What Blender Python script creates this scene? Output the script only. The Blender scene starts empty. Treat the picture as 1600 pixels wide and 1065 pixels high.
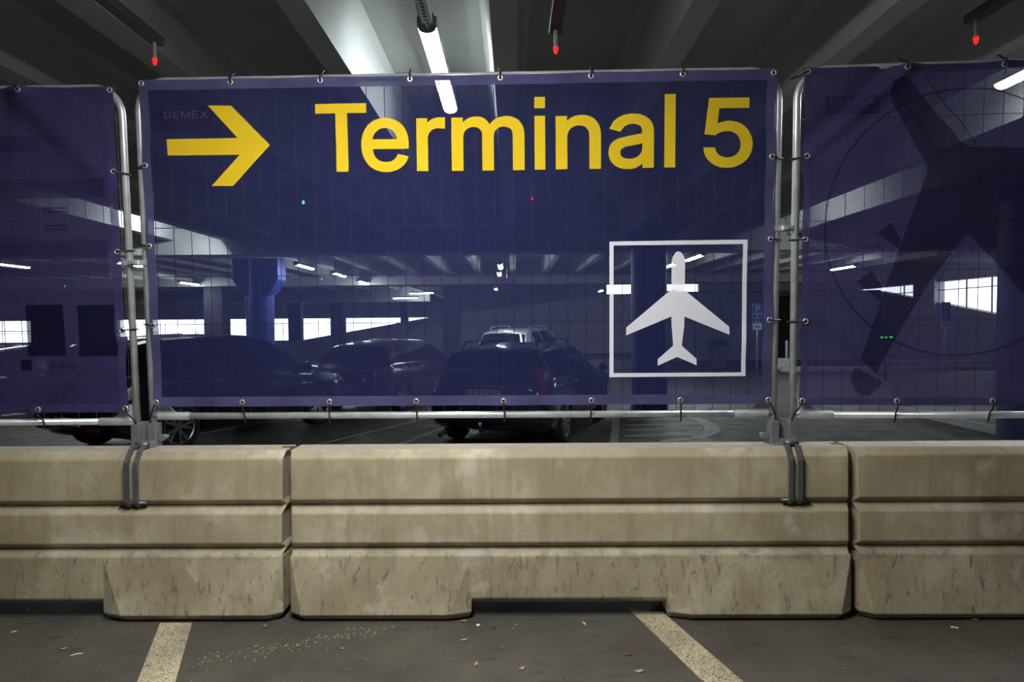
import bpy, bmesh, math, random
import numpy as np
from mathutils import Matrix, Vector
random.seed(5)

SC = bpy.context.scene
C = SC.collection
R = math.radians

# ------------------------------------------------------------------ camera
cam_d = bpy.data.cameras.new('camera')
cam_d.sensor_width = 36.0
cam_d.lens = 36.0 * 1067 / 1600
cam_d.clip_end = 300
cam = bpy.data.objects.new('camera', cam_d)
C.objects.link(cam)
PITCH, ROLL = R(1.45), R(0.5)
fw = Vector((0, math.cos(PITCH), -math.sin(PITCH)))
up0 = Vector((0, math.sin(PITCH), math.cos(PITCH)))
rt0 = Vector((1, 0, 0))
rt = rt0 * math.cos(ROLL) - up0 * math.sin(ROLL)
up = rt0 * math.sin(ROLL) + up0 * math.cos(ROLL)
m3 = Matrix((rt, up, -fw)).transposed()
cam.matrix_world = Matrix.Translation((0, 0, 1.485)) @ m3.to_4x4()
SC.camera = cam

# ------------------------------------------------------------------ light and exposure
SC.view_settings.view_transform = 'Standard'
SC.view_settings.look = 'None'
SC.view_settings.gamma = 1.0
SC.view_settings.use_curve_mapping = False
SC.view_settings.exposure = 0.5
SC.cycles.use_denoising = True
SC.cycles.transparent_max_bounces = 24
SC.cycles.max_bounces = 7
SC.cycles.diffuse_bounces = 4
LAMP = 100.0         # radiance of the fluorescent diffusers beyond the fence
LAMP_NEAR = 66.0     # wide warm-white fitting over the near lane
SKY = 7.0             # bright overcast day outside the far openings
w = bpy.data.worlds.new('overcast_day')
SC.world = w
w.use_nodes = True
bgn = w.node_tree.nodes['Background']
bgn.inputs[0].default_value = (0.80, 0.88, 1.0, 1)
bgn.inputs[1].default_value = SKY

# ------------------------------------------------------------------ materials
MATS = {}
def new_mat(name):
    m = bpy.data.materials.new(name)
    m.use_nodes = True
    nt = m.node_tree
    MATS[name] = m
    return m, nt, nt.nodes, nt.links, nt.nodes['Principled BSDF']

def coords(nt, scale=(1, 1, 1), rot=(0, 0, 0), kind='Object'):
    tc = nt.nodes.new('ShaderNodeTexCoord')
    mp = nt.nodes.new('ShaderNodeMapping')
    mp.inputs['Scale'].default_value = scale
    mp.inputs['Rotation'].default_value = rot
    nt.links.new(tc.outputs[kind], mp.inputs['Vector'])
    return mp.outputs[0]

def noise(nt, vec, scale, detail=4, rough=0.55, dist=0.0):
    n = nt.nodes.new('ShaderNodeTexNoise')
    n.inputs['Scale'].default_value = scale
    n.inputs['Detail'].default_value = detail
    n.inputs['Roughness'].default_value = rough
    n.inputs['Distortion'].default_value = dist
    nt.links.new(vec, n.inputs['Vector'])
    return n.outputs['Fac']

def ramp(nt, fac, stops):
    r = nt.nodes.new('ShaderNodeValToRGB')
    while len(r.color_ramp.elements) < len(stops):
        r.color_ramp.elements.new(0.5)
    for e, (p, c) in zip(r.color_ramp.elements, stops):
        e.position = p
        e.color = (c, c, c, 1) if isinstance(c, (int, float)) else (*c, 1)
    nt.links.new(fac, r.inputs[0])
    return r.outputs[0]

def mixc(nt, fac, a, b, mode='MIX'):
    x = nt.nodes.new('ShaderNodeMix')
    x.data_type = 'RGBA'
    x.blend_type = mode
    for sock, v in ((x.inputs['Factor'], fac), (x.inputs['A'], a), (x.inputs['B'], b)):
        if hasattr(v, 'type') and hasattr(v, 'links'):
            nt.links.new(v, sock)
        elif isinstance(v, (int, float)):
            sock.default_value = v
        else:
            sock.default_value = (*v, 1)
    return x.outputs['Result']

def mathn(nt, op, a, b=0.0):
    x = nt.nodes.new('ShaderNodeMath')
    x.operation = op
    for sock, v in ((x.inputs[0], a), (x.inputs[1], b)):
        if isinstance(v, (int, float)):
            sock.default_value = v
        else:
            nt.links.new(v, sock)
    return x.outputs[0]

def bump(nt, bsdf, fac, strength=0.2, dist=0.01):
    b = nt.nodes.new('ShaderNodeBump')
    b.inputs['Strength'].default_value = strength
    b.inputs['Distance'].default_value = dist
    nt.links.new(fac, b.inputs['Height'])
    nt.links.new(b.outputs[0], bsdf.inputs['Normal'])

def simple(name, col, rough=0.5, metal=0.0, var=0.12, scale=8.0, spec=0.5, coat=0.0):
    m, nt, N, L, b = new_mat(name)
    v = coords(nt)
    f = noise(nt, v, scale, 4)
    lo = tuple(c * (1 - var) for c in col)
    hi = tuple(min(1, c * (1 + var)) for c in col)
    L.new(ramp(nt, f, [(0.3, lo), (0.7, hi)]), b.inputs['Base Color'])
    b.inputs['Roughness'].default_value = rough
    b.inputs['Metallic'].default_value = metal
    b.inputs['Specular IOR Level'].default_value = spec
    b.inputs['Coat Weight'].default_value = coat
    return m

def emit(name, col, strength):
    m, nt, N, L, b = new_mat(name)
    b.inputs['Base Color'].default_value = (*col, 1)
    b.inputs['Emission Color'].default_value = (*col, 1)
    b.inputs['Emission Strength'].default_value = strength
    return m

def cloth(name, col, see_through, trans=0.25, var=0.08, rough_col=None):
    """woven mesh fabric: open weave lets part of the light straight through"""
    m, nt, N, L, b = new_mat(name)
    N.remove(b)
    out = N['Material Output']
    v = coords(nt)
    f = noise(nt, v, 6.0, 3)
    lo = tuple(c * (1 - var) for c in col)
    hi = tuple(c * (1 + var) for c in col)
    c1 = ramp(nt, f, [(0.3, lo), (0.7, hi)])
    d = N.new('ShaderNodeBsdfDiffuse'); t = N.new('ShaderNodeBsdfTranslucent'); tr = N.new('ShaderNodeBsdfTransparent')
    L.new(c1, d.inputs[0]); L.new(c1, t.inputs[0])
    mx = N.new('ShaderNodeMixShader'); mx.inputs[0].default_value = trans
    L.new(d.outputs[0], mx.inputs[1]); L.new(t.outputs[0], mx.inputs[2])
    # weave: thread count varies a little across the roll
    wv = noise(nt, coords(nt, (60, 1, 60)), 12.0, 2)
    fac = ramp(nt, wv, [(0.25, max(0, see_through - 0.05)), (0.75, min(1, see_through + 0.05))])
    m2 = N.new('ShaderNodeMixShader')
    L.new(fac, m2.inputs[0]); L.new(mx.outputs[0], m2.inputs[1]); L.new(tr.outputs[0], m2.inputs[2])
    L.new(m2.outputs[0], out.inputs[0])
    return m

def mat_barrier(name, seed):
    m, nt, N, L, b = new_mat(name)
    tc = N.new('ShaderNodeTexCoord')
    mp = N.new('ShaderNodeMapping'); mp.inputs['Location'].default_value = (seed, seed * 0.7, 0)
    L.new(tc.outputs['Object'], mp.inputs[0])
    v = mp.outputs[0]
    base = ramp(nt, noise(nt, v, 2.2, 6, 0.6), [(0.32, (0.275, 0.236, 0.146)), (0.50, (0.40, 0.360, 0.245)), (0.68, (0.555, 0.515, 0.39))])
    # brown water stains running down
    mp2 = N.new('ShaderNodeMapping'); mp2.inputs['Scale'].default_value = (9, 9, 1.1); mp2.inputs['Location'].default_value = (seed, 0, 0)
    L.new(tc.outputs['Object'], mp2.inputs[0])
    st = ramp(nt, noise(nt, mp2.outputs[0], 1.0, 5, 0.6), [(0.48, 0.0), (0.70, 0.65)])
    base = mixc(nt, st, base, (0.24, 0.185, 0.10))
    big = ramp(nt, noise(nt, v, 0.9, 3), [(0.48, 0.0), (0.66, 0.55)])
    base = mixc(nt, big, base, (0.27, 0.21, 0.12))
    # tyre scuffs and oily smears, mostly on the foot of the barrier
    sep = N.new('ShaderNodeSeparateXYZ'); L.new(tc.outputs['Object'], sep.inputs[0])
    zr = ramp(nt, mathn(nt, 'MULTIPLY', sep.outputs[2], 1.0), [(0.0, 1.0), (0.30, 1.0), (0.36, 0.30), (0.9, 0.22)])
    mp3 = N.new('ShaderNodeMapping'); mp3.inputs['Scale'].default_value = (36, 12, 9.5); mp3.inputs['Rotation'].default_value = (0, R(-48), 0)
    mp3.inputs['Location'].default_value = (seed * 3, 0, seed)
    L.new(tc.outputs['Object'], mp3.inputs[0])
    sc = ramp(nt, noise(nt, mp3.outputs[0], 1.0, 5, 0.6, 0.9), [(0.565, 0.0), (0.665, 0.85)])
    sc2 = ramp(nt, noise(nt, v, 42, 5, 0.6), [(0.66, 0.0), (0.73, 0.8)])
    scm = mathn(nt, 'MULTIPLY', mathn(nt, 'MAXIMUM', sc, sc2), zr)
    # smears hug the step at the top of the foot
    band = ramp(nt, sep.outputs[2], [(0.285, 0.0), (0.322, 1.0), (0.335, 1.0), (0.36, 0.0)])
    bn = ramp(nt, noise(nt, v, 9, 6, 0.7), [(0.48, 0.0), (0.62, 0.75)])
    scm = mathn(nt, 'MAXIMUM', scm, mathn(nt, 'MULTIPLY', band, bn))
    base = mixc(nt, scm, base, (0.075, 0.073, 0.075))
    # grey weathered top
    nrm = N.new('ShaderNodeNewGeometry'); s2 = N.new('ShaderNodeSeparateXYZ'); L.new(tc.outputs['Normal'], s2.inputs[0])
    topm = ramp(nt, mathn(nt, 'MULTIPLY', ramp(nt, s2.outputs[2], [(0.55, 0.0), (0.95, 1.0)]), noise(nt, v, 14, 6, 0.7)), [(0.25, 0.0), (0.6, 0.8)])
    base = mixc(nt, topm, base, (0.36, 0.35, 0.32))
    # fine mottling of the cast surface
    base = mixc(nt, ramp(nt, noise(nt, v, 11, 6, 0.7), [(0.35, 0.0), (0.65, 0.5)]), base, (0.30, 0.275, 0.19))
    base = mixc(nt, ramp(nt, noise(nt, v, 4.5, 4, 0.6), [(0.60, 0.0), (0.72, 0.55)]), base, (0.60, 0.565, 0.46))
    L.new(base, b.inputs['Base Color'])
    b.inputs['Roughness'].default_value = 0.72
    bump(nt, b, noise(nt, v, 55, 6, 0.7), 0.25, 0.006)
    return m

def mat_floor():
    m, nt, N, L, b = new_mat('asphalt')
    v = coords(nt)
    base = ramp(nt, noise(nt, v, 1.6, 6, 0.6), [(0.3, (0.046, 0.042, 0.035)), (0.7, (0.100, 0.091, 0.076))])
    sp = ramp(nt, noise(nt, v, 210, 2, 0.6), [(0.60, 0.0), (0.74, 0.8)])
    base = mixc(nt, sp, base, (0.21, 0.195, 0.16))
    v2 = coords(nt, (1, 2.6, 1))
    oil = ramp(nt, noise(nt, v2, 6.0, 5, 0.65), [(0.56, 0.0), (0.70, 0.85)])
    base = mixc(nt, oil, base, (0.036, 0.034, 0.032))
    L.new(base, b.inputs['Base Color'])
    L.new(ramp(nt, noise(nt, v, 3, 4), [(0.35, 0.55), (0.7, 0.8)]), b.inputs['Roughness'])
    bump(nt, b, noise(nt, v, 160, 4, 0.7), 0.35, 0.004)
    return m

def mat_paint(name, col, wear=0.5, scale=70):
    m, nt, N, L, b = new_mat(name)
    v = coords(nt)
    k = ramp(nt, noise(nt, v, scale, 5, 0.7), [(wear - 0.04, 1.0), (wear + 0.05, 0.0)])
    k2 = ramp(nt, noise(nt, v, 3.0, 4), [(0.35, 0.55), (0.65, 1.0)])
    L.new(mixc(nt, mathn(nt, 'MULTIPLY', k, k2), (0.075, 0.07, 0.06), col), b.inputs['Base Color'])
    b.inputs['Roughness'].default_value = 0.7
    return m

def mat_concrete(name, a, bcol, scale=1.2):
    m, nt, N, L, b = new_mat(name)
    v = coords(nt)
    c1 = ramp(nt, noise(nt, v, scale, 6, 0.6), [(0.3, a), (0.7, bcol)])
    sp = ramp(nt, noise(nt, v, 17, 4, 0.6), [(0.66, 0.0), (0.75, 0.4)])
    L.new(mixc(nt, sp, c1, tuple(x * 0.4 for x in a)), b.inputs['Base Color'])
    b.inputs['Roughness'].default_value = 0.8
    bump(nt, b, noise(nt, v, 30, 5), 0.1, 0.01)
    return m

mat_floor()
mat_paint('bay_paint', (0.60, 0.53, 0.36), 0.54, 130)
mat_paint('white_paint', (0.50, 0.51, 0.46), 0.60, 20)
mat_concrete('ceiling_concrete', (0.40, 0.415, 0.385), (0.52, 0.535, 0.50))
mat_concrete('beam_concrete', (0.56, 0.575, 0.55), (0.68, 0.69, 0.665), 0.9)
mat_concrete('wall_concrete', (0.22, 0.22, 0.23), (0.30, 0.30, 0.31))
mat_concrete('floor_sheen', (0.42, 0.42, 0.41), (0.52, 0.52, 0.50))  # pale tone imitates light reflected off the far floor
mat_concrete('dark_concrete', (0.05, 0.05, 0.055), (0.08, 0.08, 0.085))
simple('blue_paint', (0.030, 0.060, 0.30), 0.45)
simple('dark_blue_paint', (0.020, 0.025, 0.08), 0.5)
simple('core_panel', (0.20, 0.235, 0.30), 0.5, var=0.08)
simple('galvanised', (0.62, 0.66, 0.70), 0.36, 0.5, 0.18, 14)
simple('zinc_cast', (0.27, 0.265, 0.285), 0.5, 0.6, 0.15, 20)
simple('bracket_steel', (0.16, 0.16, 0.18), 0.45, 0.6, 0.2, 18)
simple('wire_steel', (0.085, 0.087, 0.09), 0.6, 0.0)
simple('eyelet_brass', (0.78, 0.76, 0.70), 0.3, 0.7)
simple('black_plastic', (0.012, 0.012, 0.013), 0.4)
simple('tyre_rubber', (0.014, 0.014, 0.014), 0.8)
simple('alloy', (0.50, 0.51, 0.52), 0.28, 0.9)
simple('dark_metal', (0.05, 0.05, 0.055), 0.5, 0.5)
simple('rail_grey', (0.09, 0.09, 0.10), 0.5, 0.4)
simple('lamp_housing', (0.30, 0.31, 0.31), 0.45, 0.3)
simple('stem_plastic', (0.38, 0.36, 0.37), 0.5)
simple('car_black', (0.008, 0.009, 0.011), 0.14, 0.0, 0.1, 4, 0.5, 1.0)
simple('car_navy', (0.010, 0.014, 0.024), 0.16, 0.0, 0.1, 4, 0.5, 1.0)
simple('car_red', (0.11, 0.010, 0.016), 0.16, 0.0, 0.1, 4, 0.5, 1.0)
simple('car_silver', (0.70, 0.71, 0.72), 0.25, 0.3, 0.05, 4, 0.5, 1.0)
simple('car_glass', (0.006, 0.008, 0.010), 0.05, 0.0, 0.05, 4, 0.6)
simple('tail_red', (0.30, 0.012, 0.016), 0.15)
simple('tail_dark', (0.05, 0.004, 0.006), 0.15)
simple('head_clear', (0.75, 0.76, 0.78), 0.08, 0.3)
simple('plate_pale', (0.55, 0.53, 0.42), 0.4)
simple('sign_red', (0.12, 0.004, 0.03), 0.5)
simple('sign_dim', (0.16, 0.08, 0.13), 0.5)
simple('sign_lilac', (0.60, 0.52, 0.64), 0.5)
simple('sign_white', (0.78, 0.78, 0.80), 0.5, var=0.04)
simple('sign_blue', (0.02, 0.09, 0.42), 0.45, var=0.04)
simple('sign_grey', (0.10, 0.10, 0.12), 0.5)
simple('leaf_tan', (0.34, 0.22, 0.09), 0.7)
simple('leaf_brown', (0.15, 0.075, 0.035), 0.7)
simple('leaf_yellow', (0.45, 0.34, 0.13), 0.7)
simple('chip_white', (0.80, 0.74, 0.58), 0.6)
simple('chip_dull', (0.42, 0.38, 0.28), 0.7)
simple('butt_orange', (0.75, 0.27, 0.04), 0.6)
simple('stone_grey', (0.17, 0.17, 0.17), 0.8)
cloth('banner_blue', (0.025, 0.029, 0.100), 0.29)
cloth('banner_purple', (0.054, 0.048, 0.150), 0.21)
cloth('banner_hem', (0.088, 0.088, 0.205), 0.14, 0.15, 0.22)
cloth('hem_purple', (0.072, 0.064, 0.195), 0.30, 0.15, 0.15)
cloth('print_yellow', (0.84, 0.60, 0.022), 0.16, 0.10, 0.03)
cloth('print_white', (0.86, 0.88, 0.98), 0.14, 0.06, 0.03)
cloth('print_dark', (0.016, 0.016, 0.055), 0.46, 0.1)
cloth('print_panel', (0.012, 0.012, 0.040), 0.10, 0.1)
cloth('print_band', (0.040, 0.035, 0.120), 0.55, 0.1)
cloth('print_line', (0.055, 0.05, 0.15), 0.45, 0.1)
emit('lamp_white', (0.86, 0.95, 1.0), LAMP)
emit('lamp_mid', (0.86, 0.95, 1.0), 34.0)
emit('lamp_warm', (1.0, 0.97, 0.92), LAMP_NEAR)
emit('led_red', (1.0, 0.008, 0.004), 1.8)
emit('led_green', (0.05, 1.0, 0.20), 4.0)
emit('led_blue', (0.10, 0.12, 1.0), 14.0)

# ------------------------------------------------------------------ mesh helpers
class MB:
    def __init__(s):
        s.v, s.f = [], []
    def add(s, vs, fs):
        n = len(s.v)
        s.v += [tuple(p) for p in vs]
        s.f += [tuple(i + n for i in q) for q in fs]
        return s
    def box(s, x0, x1, y0, y1, z0, z1):
        return s.add([(x0, y0, z0), (x1, y0, z0), (x1, y1, z0), (x0, y1, z0), (x0, y0, z1), (x1, y0, z1), (x1, y1, z1), (x0, y1, z1)],
                     [(0, 3, 2, 1), (4, 5, 6, 7), (0, 1, 5, 4), (1, 2, 6, 5), (2, 3, 7, 6), (3, 0, 4, 7)])
    def tube(s, pts, r, n=8, cap=True):
        pts = [Vector(p) for p in pts]
        rr = r if isinstance(r, (list, tuple)) else [r] * len(pts)
        rings = []
        ref = None
        for i, p in enumerate(pts):
            t = (pts[min(i + 1, len(pts) - 1)] - pts[max(i - 1, 0)]).normalized()
            if ref is None:
                ref = t.orthogonal().normalized()
            a = (ref - t * ref.dot(t)).normalized()
            ref = a
            b = t.cross(a)
            rings.append([p + (a * math.cos(2 * math.pi * k / n) + b * math.sin(2 * math.pi * k / n)) * rr[i] for k in range(n)])
        vs = [q for g in rings for q in g]
        fs = [(i * n + k, i * n + (k + 1) % n, (i + 1) * n + (k + 1) % n, (i + 1) * n + k) for i in range(len(pts) - 1) for k in range(n)]
        if cap:
            fs += [tuple(range(n - 1, -1, -1)), tuple((len(pts) - 1) * n + k for k in range(n))]
        return s.add(vs, fs)
    def lathe(s, prof, org=(0, 0, 0), axis='Y', n=24, close=False):
        """prof: (radius, along) pairs"""
        vs = []
        for r_, a in prof:
            for k in range(n):
                c_, s_ = r_ * math.cos(2 * math.pi * k / n), r_ * math.sin(2 * math.pi * k / n)
                p = {'Y': (c_, a, s_), 'Z': (c_, s_, a), 'X': (a, c_, s_)}[axis]
                vs.append((p[0] + org[0], p[1] + org[1], p[2] + org[2]))
        m = len(prof)
        rng = m if close else m - 1
        fs = [(i * n + k, i * n + (k + 1) % n, ((i + 1) % m) * n + (k + 1) % n, ((i + 1) % m) * n + k) for i in range(rng) for k in range(n)]
        if not close:
            fs += [tuple(range(n)), tuple((m - 1) * n + k for k in range(n))]
        return s.add(vs, fs)
    def prism(s, poly, d0, d1, axis='Y'):
        """poly of 2-D points; extruded along axis (poly in the other two)"""
        def P(a, b, d):
            return {'Y': (a, d, b), 'X': (d, a, b), 'Z': (a, b, d)}[axis]
        n = len(poly)
        vs = [P(a, b, d0) for a, b in poly] + [P(a, b, d1) for a, b in poly]
        fs = [tuple(range(n)), tuple(range(2 * n - 1, n - 1, -1))] + [(i, (i + 1) % n, n + (i + 1) % n, n + i) for i in range(n)]
        return s.add(vs, fs)
    def mesh(s, name, smooth=False):
        me = bpy.data.meshes.new(name)
        me.from_pydata(s.v, [], s.f)
        bm = bmesh.new(); bm.from_mesh(me)
        bmesh.ops.recalc_face_normals(bm, faces=bm.faces)
        bm.to_mesh(me); bm.free()
        if smooth:
            me.polygons.foreach_set('use_smooth', [True] * len(me.polygons))
        return me
    def build(s, name, mat, parent=None, smooth=False, bevel=0.0, auto=None):
        me = s.mesh(name, smooth)
        if auto is not None:
            me.polygons.foreach_set('use_smooth', [True] * len(me.polygons))
            me.set_sharp_from_angle(angle=R(auto))
        return link(name, me, mat, parent, bevel)

def link(name, me, mat, parent=None, bevel=0.0):
    if mat is not None and not len(me.materials):
        me.materials.append(MATS[mat])
    o = bpy.data.objects.new(name, me)
    C.objects.link(o)
    if parent is not None:
        o.parent = parent
    if bevel:
        b = o.modifiers.new('bevel', 'BEVEL')
        b.width = bevel; b.segments = 2; b.limit_method = 'ANGLE'; b.angle_limit = R(35)
    return o

def thing(name, label, cat, loc=(0, 0, 0), rotz=0.0, group=None):
    o = bpy.data.objects.new(name, None)
    o.empty_display_size = 0.1
    C.objects.link(o)
    o.location = loc
    o.rotation_euler = (0, 0, rotz)
    return tag(o, label, cat, group)

def tag(o, label, cat, group=None):
    o['label'] = label
    o['category'] = cat
    if group:
        o['group'] = group
    return o

def struct(o, label=None):
    o['kind'] = 'structure'
    if label:
        o['label'] = label
    return o

def copy_tree(src, parent=None):
    c = src.copy()
    C.objects.link(c)
    c.parent = parent
    for ch in list(src.children):
        copy_tree(ch, c)
    return c

GLYPHS = {
    'e': (0.867, [[(463,1),(404,9),(295,39),(200,89),(159,121),(91,196),(40,285),(10,385),(0,496),(10,608),(40,709),(89,799),(156,875),(240,935),(287,959),(392,990),(507,1000),(616,991),(721,961),(817,910),(874,863),(921,804),(959,735),(986,655),(999,563),(1000,426),(113,426),(113,606),(876,606),(815,510),(764,567),(746,656),(706,728),(648,779),(599,801),(541,812),(473,812),(413,801),(361,778),(299,727),(257,659),(237,582),(237,437),(260,341),(288,290),(326,249),(373,218),(428,197),(492,186),(612,194),(680,221),(740,279),(767,333),(993,285),(955,199),(915,146),(835,79),(734,31),(614,4),(571,0)]]),
    'm': (1.29, [[(0,0),(0,984),(156,984),(157,723),(96,723),(121,818),(157,893),(203,948),(259,984),(317,1000),(371,998),(403,990),(432,976),(458,956),(503,902),(534,834),(545,796),(558,721),(485,721),(508,812),(545,886),(595,943),(657,982),(726,1000),(777,1000),(828,987),(875,963),(918,925),(952,875),(979,813),(995,738),(1000,653),(1000,0),(840,0),(840,648),(834,712),(817,756),(789,785),(755,802),(699,808),(655,794),(611,753),(590,709),(580,632),(580,0),(420,0),(420,663),(415,713),(399,752),(373,783),(340,802),(286,808),(231,787),(197,753),(172,704),(160,637),(160,610),(160,0)]]),
    'a': (0.791, [[(337,5),(253,22),(176,50),(110,89),(56,140),(19,200),(1,270),(0,340),(14,399),(42,450),(106,508),(218,558),(478,604),(739,643),(740,703),(712,761),(655,798),(565,816),(454,810),(353,773),(284,708),(265,673),(18,731),(74,824),(126,879),(224,939),(335,978),(492,1000),(676,988),(799,952),(885,904),(932,858),(970,802),(993,733),(1000,653),(1000,20),(747,20),(747,145),(791,145),(712,72),(609,24),(507,3),(468,0)],[(531,189),(617,213),(681,253),(724,304),(743,360),(744,504),(796,479),(650,443),(361,403),(282,364),(260,331),(259,271),(289,229),(348,199),(434,185)]]),
    'n': (0.805, [[(257,585),(257,0),(0,0),(0,989),(250,989),(252,707),(136,707),(178,795),(207,840),(240,880),(277,914),(319,942),(411,980),(514,999),(618,1000),(709,986),(792,959),(864,918),(922,862),(965,794),(992,712),(1000,620),(1000,0),(743,0),(743,606),(733,679),(704,735),(657,776),(595,801),(486,808),(406,793),(340,760),(291,710),(262,642)]]),
    '5': (0.66, [[(438,0),(339,11),(248,34),(168,67),(102,108),(50,158),(17,214),(0,297),(240,297),(260,235),(296,199),(349,171),(439,150),(522,148),(604,162),(673,193),(724,237),(753,292),(757,356),(736,416),(690,465),(625,502),(544,522),(428,524),(326,505),(266,483),(239,467),(21,484),(109,1000),(932,1000),(932,852),(321,852),(281,615),(240,615),(328,649),(449,672),(555,673),(672,658),(776,626),(863,578),(932,517),(978,445),(1000,365),(999,298),(978,227),(935,163),(874,107),(798,61),(706,27),(603,6),(548,0)]]),
    'D': (0.792, [[(400,0),(87,0),(87,133),(389,133),(499,140),(592,161),(632,177),(701,218),(754,271),(792,337),(814,414),(822,502),(814,589),(792,665),(754,730),(703,783),(636,824),(555,852),(458,866),(404,867),(80,867),(80,1000),(415,1000),(487,998),(554,990),(617,979),(676,962),(731,940),(781,914),(827,884),(867,849),(902,811),(933,768),(958,721),(978,671),(992,618),(1000,562),(1000,442),(992,385),(978,331),(958,281),(933,234),(902,191),(865,152),(824,117),(778,87),(726,60),(670,39),(609,22),(543,10),(474,2)],[(186,1000),(186,0),(0,0),(0,1000)]]),
    'E': (0.628, [[(0,0),(0,1000),(992,1000),(992,867),(234,867),(234,572),(939,572),(939,439),(234,439),(234,133),(1000,133),(1000,0)]]),
    'M': (0.998, [[(0,0),(0,1000),(195,1000),(440,375),(506,176),(530,94),(471,94),(520,248),(563,375),(804,1000),(1000,1000),(1000,0),(855,0),(855,570),(856,720),(860,901),(898,901),(834,705),(784,566),(561,0),(439,0),(213,566),(164,701),(95,901),(136,901),(140,725),(142,570),(142,0)]]),
    'X': (0.85, [[(0,0),(438,564),(463,465),(14,982),(201,1000),(372,787),(511,593),(531,561),(461,561),(562,711),(622,787),(796,1000),(967,1000),(555,464),(530,562),(1000,18),(814,0),(608,254),(477,435),(458,467),(534,467),(436,324),(381,254),(173,0)]]),
    'r': (0.524, [[(0,0),(0,986),(384,986),(384,843),(312,843),(355,883),(439,932),(547,969),(670,992),(803,1000),(1000,996),(1000,786),(732,798),(613,783),(514,753),(442,709),(401,653),(393,608),(393,0)]]),
    'P': (0.691, [[(0,0),(0,1000),(504,1000),(628,993),(735,973),(824,939),(895,896),(948,842),(983,781),(1000,714),(1000,644),(983,577),(948,516),(895,462),(824,418),(735,384),(628,364),(504,357),(137,357),(137,489),(496,489),(609,498),(667,513),(713,536),(760,580),(786,637),(789,701),(771,760),(731,808),(667,844),(609,859),(495,868),(213,868),(213,0)]]),
    '0': (0.688, [[(501,0),(439,2),(380,9),(326,22),(275,38),(227,60),(184,86),(146,117),(111,151),(56,232),(19,329),(0,439),(0,560),(19,670),(57,767),(113,848),(147,883),(186,913),(229,940),(276,961),(327,978),(381,990),(439,998),(501,1000),(562,998),(620,990),(674,978),(725,961),(772,940),(815,913),(854,883),(888,848),(944,767),(981,670),(1000,560),(1000,439),(982,329),(944,232),(889,151),(855,117),(816,86),(773,60),(726,38),(675,22),(621,9),(562,2)],[(537,130),(604,143),(662,170),(711,211),(750,264),(779,331),(801,453),(797,590),(779,669),(750,736),(711,789),(662,830),(604,857),(537,871),(463,871),(396,857),(338,830),(290,789),(250,736),(221,669),(204,590),(199,453),(211,369),(234,296),(269,236),(313,189),(366,155),(428,135),(463,130)]]),
    '1': (0.627, [[(0,0),(0,128),(1000,128),(1000,0)],[(648,1000),(648,0),(416,0),(416,861),(431,861),(58,689),(29,837),(386,1000)]]),
    '7': (0.654, [[(91,0),(767,875),(767,868),(0,868),(0,1000),(1000,1000),(1000,870),(330,0)]]),
    '3': (0.685, [[(449,0),(350,10),(258,31),(176,62),(108,102),(54,151),(18,208),(0,285),(215,285),(236,224),(277,183),(337,154),(414,135),(503,129),(597,136),(678,158),(739,192),(768,221),(786,257),(791,318),(770,373),(743,406),(704,433),(651,456),(584,472),(502,481),(315,481),(315,595),(678,878),(678,870),(74,870),(74,1000),(946,1000),(946,893),(495,544),(466,582),(602,584),(710,570),(803,541),(879,501),(939,451),(980,394),(1000,331),(1000,264),(979,200),(937,142),(878,93),(803,53),(713,23),(612,5),(558,0)]]),
    '2': (0.64, [[(0,0),(0,106),(510,453),(691,588),(743,651),(759,699),(754,753),(725,800),(674,836),(606,860),(522,872),(428,869),(348,851),(286,819),(244,775),(224,719),(222,687),(5,687),(15,767),(46,829),(96,883),(163,928),(244,963),(338,988),(441,1000),(550,1000),(652,988),(744,964),(823,930),(887,887),(936,836),(966,780),(974,696),(956,631),(913,567),(806,469),(633,344),(299,121),(299,130),(1000,130),(1000,0)]]),
    'd': (0.662, [[(423,1),(321,16),(229,47),(150,91),(86,148),(39,217),(10,295),(0,383),(10,471),(39,549),(87,617),(151,674),(230,718),(322,748),(424,763),(519,764),(623,750),(720,711),(805,641),(791,641),(791,1000),(1000,1000),(1000,15),(797,15),(797,126),(806,126),(737,66),(649,23),(590,8),(518,0)],[(541,127),(606,137),(662,158),(708,188),(745,226),(782,298),(794,385),(782,470),(746,541),(709,578),(663,607),(607,627),(541,637),(467,637),(400,627),(343,606),(297,576),(260,538),(224,467),(212,385),(224,300),(261,228),(298,190),(345,159),(401,138),(468,127)]]),
    'i': (0.179, [[(112,0),(112,730),(874,730),(874,0)],[(343,831),(144,852),(49,873),(0,899),(18,940),(91,965),(271,991),(498,1000),(727,991),(909,964),(982,940),(1000,899),(951,873),(795,843),(656,831),(579,828)]]),
    'g': (0.64, [[(416,2),(294,20),(195,50),(118,90),(61,137),(38,163),(213,226),(307,155),(389,129),(509,118),(603,125),(681,143),(714,157),(741,173),(763,193),(778,217),(788,244),(791,400),(803,400),(734,343),(646,304),(552,287),(474,283),(371,290),(275,310),(189,343),(116,388),(59,445),(20,514),(0,592),(0,678),(19,757),(59,827),(115,887),(187,935),(274,971),(371,993),(478,1000),(590,992),(675,968),(755,926),(807,880),(796,880),(796,991),(1000,991),(1000,269),(989,200),(958,140),(905,92),(837,54),(755,27),(662,9),(562,0)],[(540,406),(606,414),(662,432),(708,458),(745,491),(781,557),(794,638),(781,718),(745,785),(708,820),(662,848),(606,867),(540,877),(466,877),(399,867),(342,847),(295,818),(258,782),(222,716),(210,638),(222,559),(244,514),(276,476),(318,446),(370,423),(431,409),(466,406)]]),
}

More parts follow.
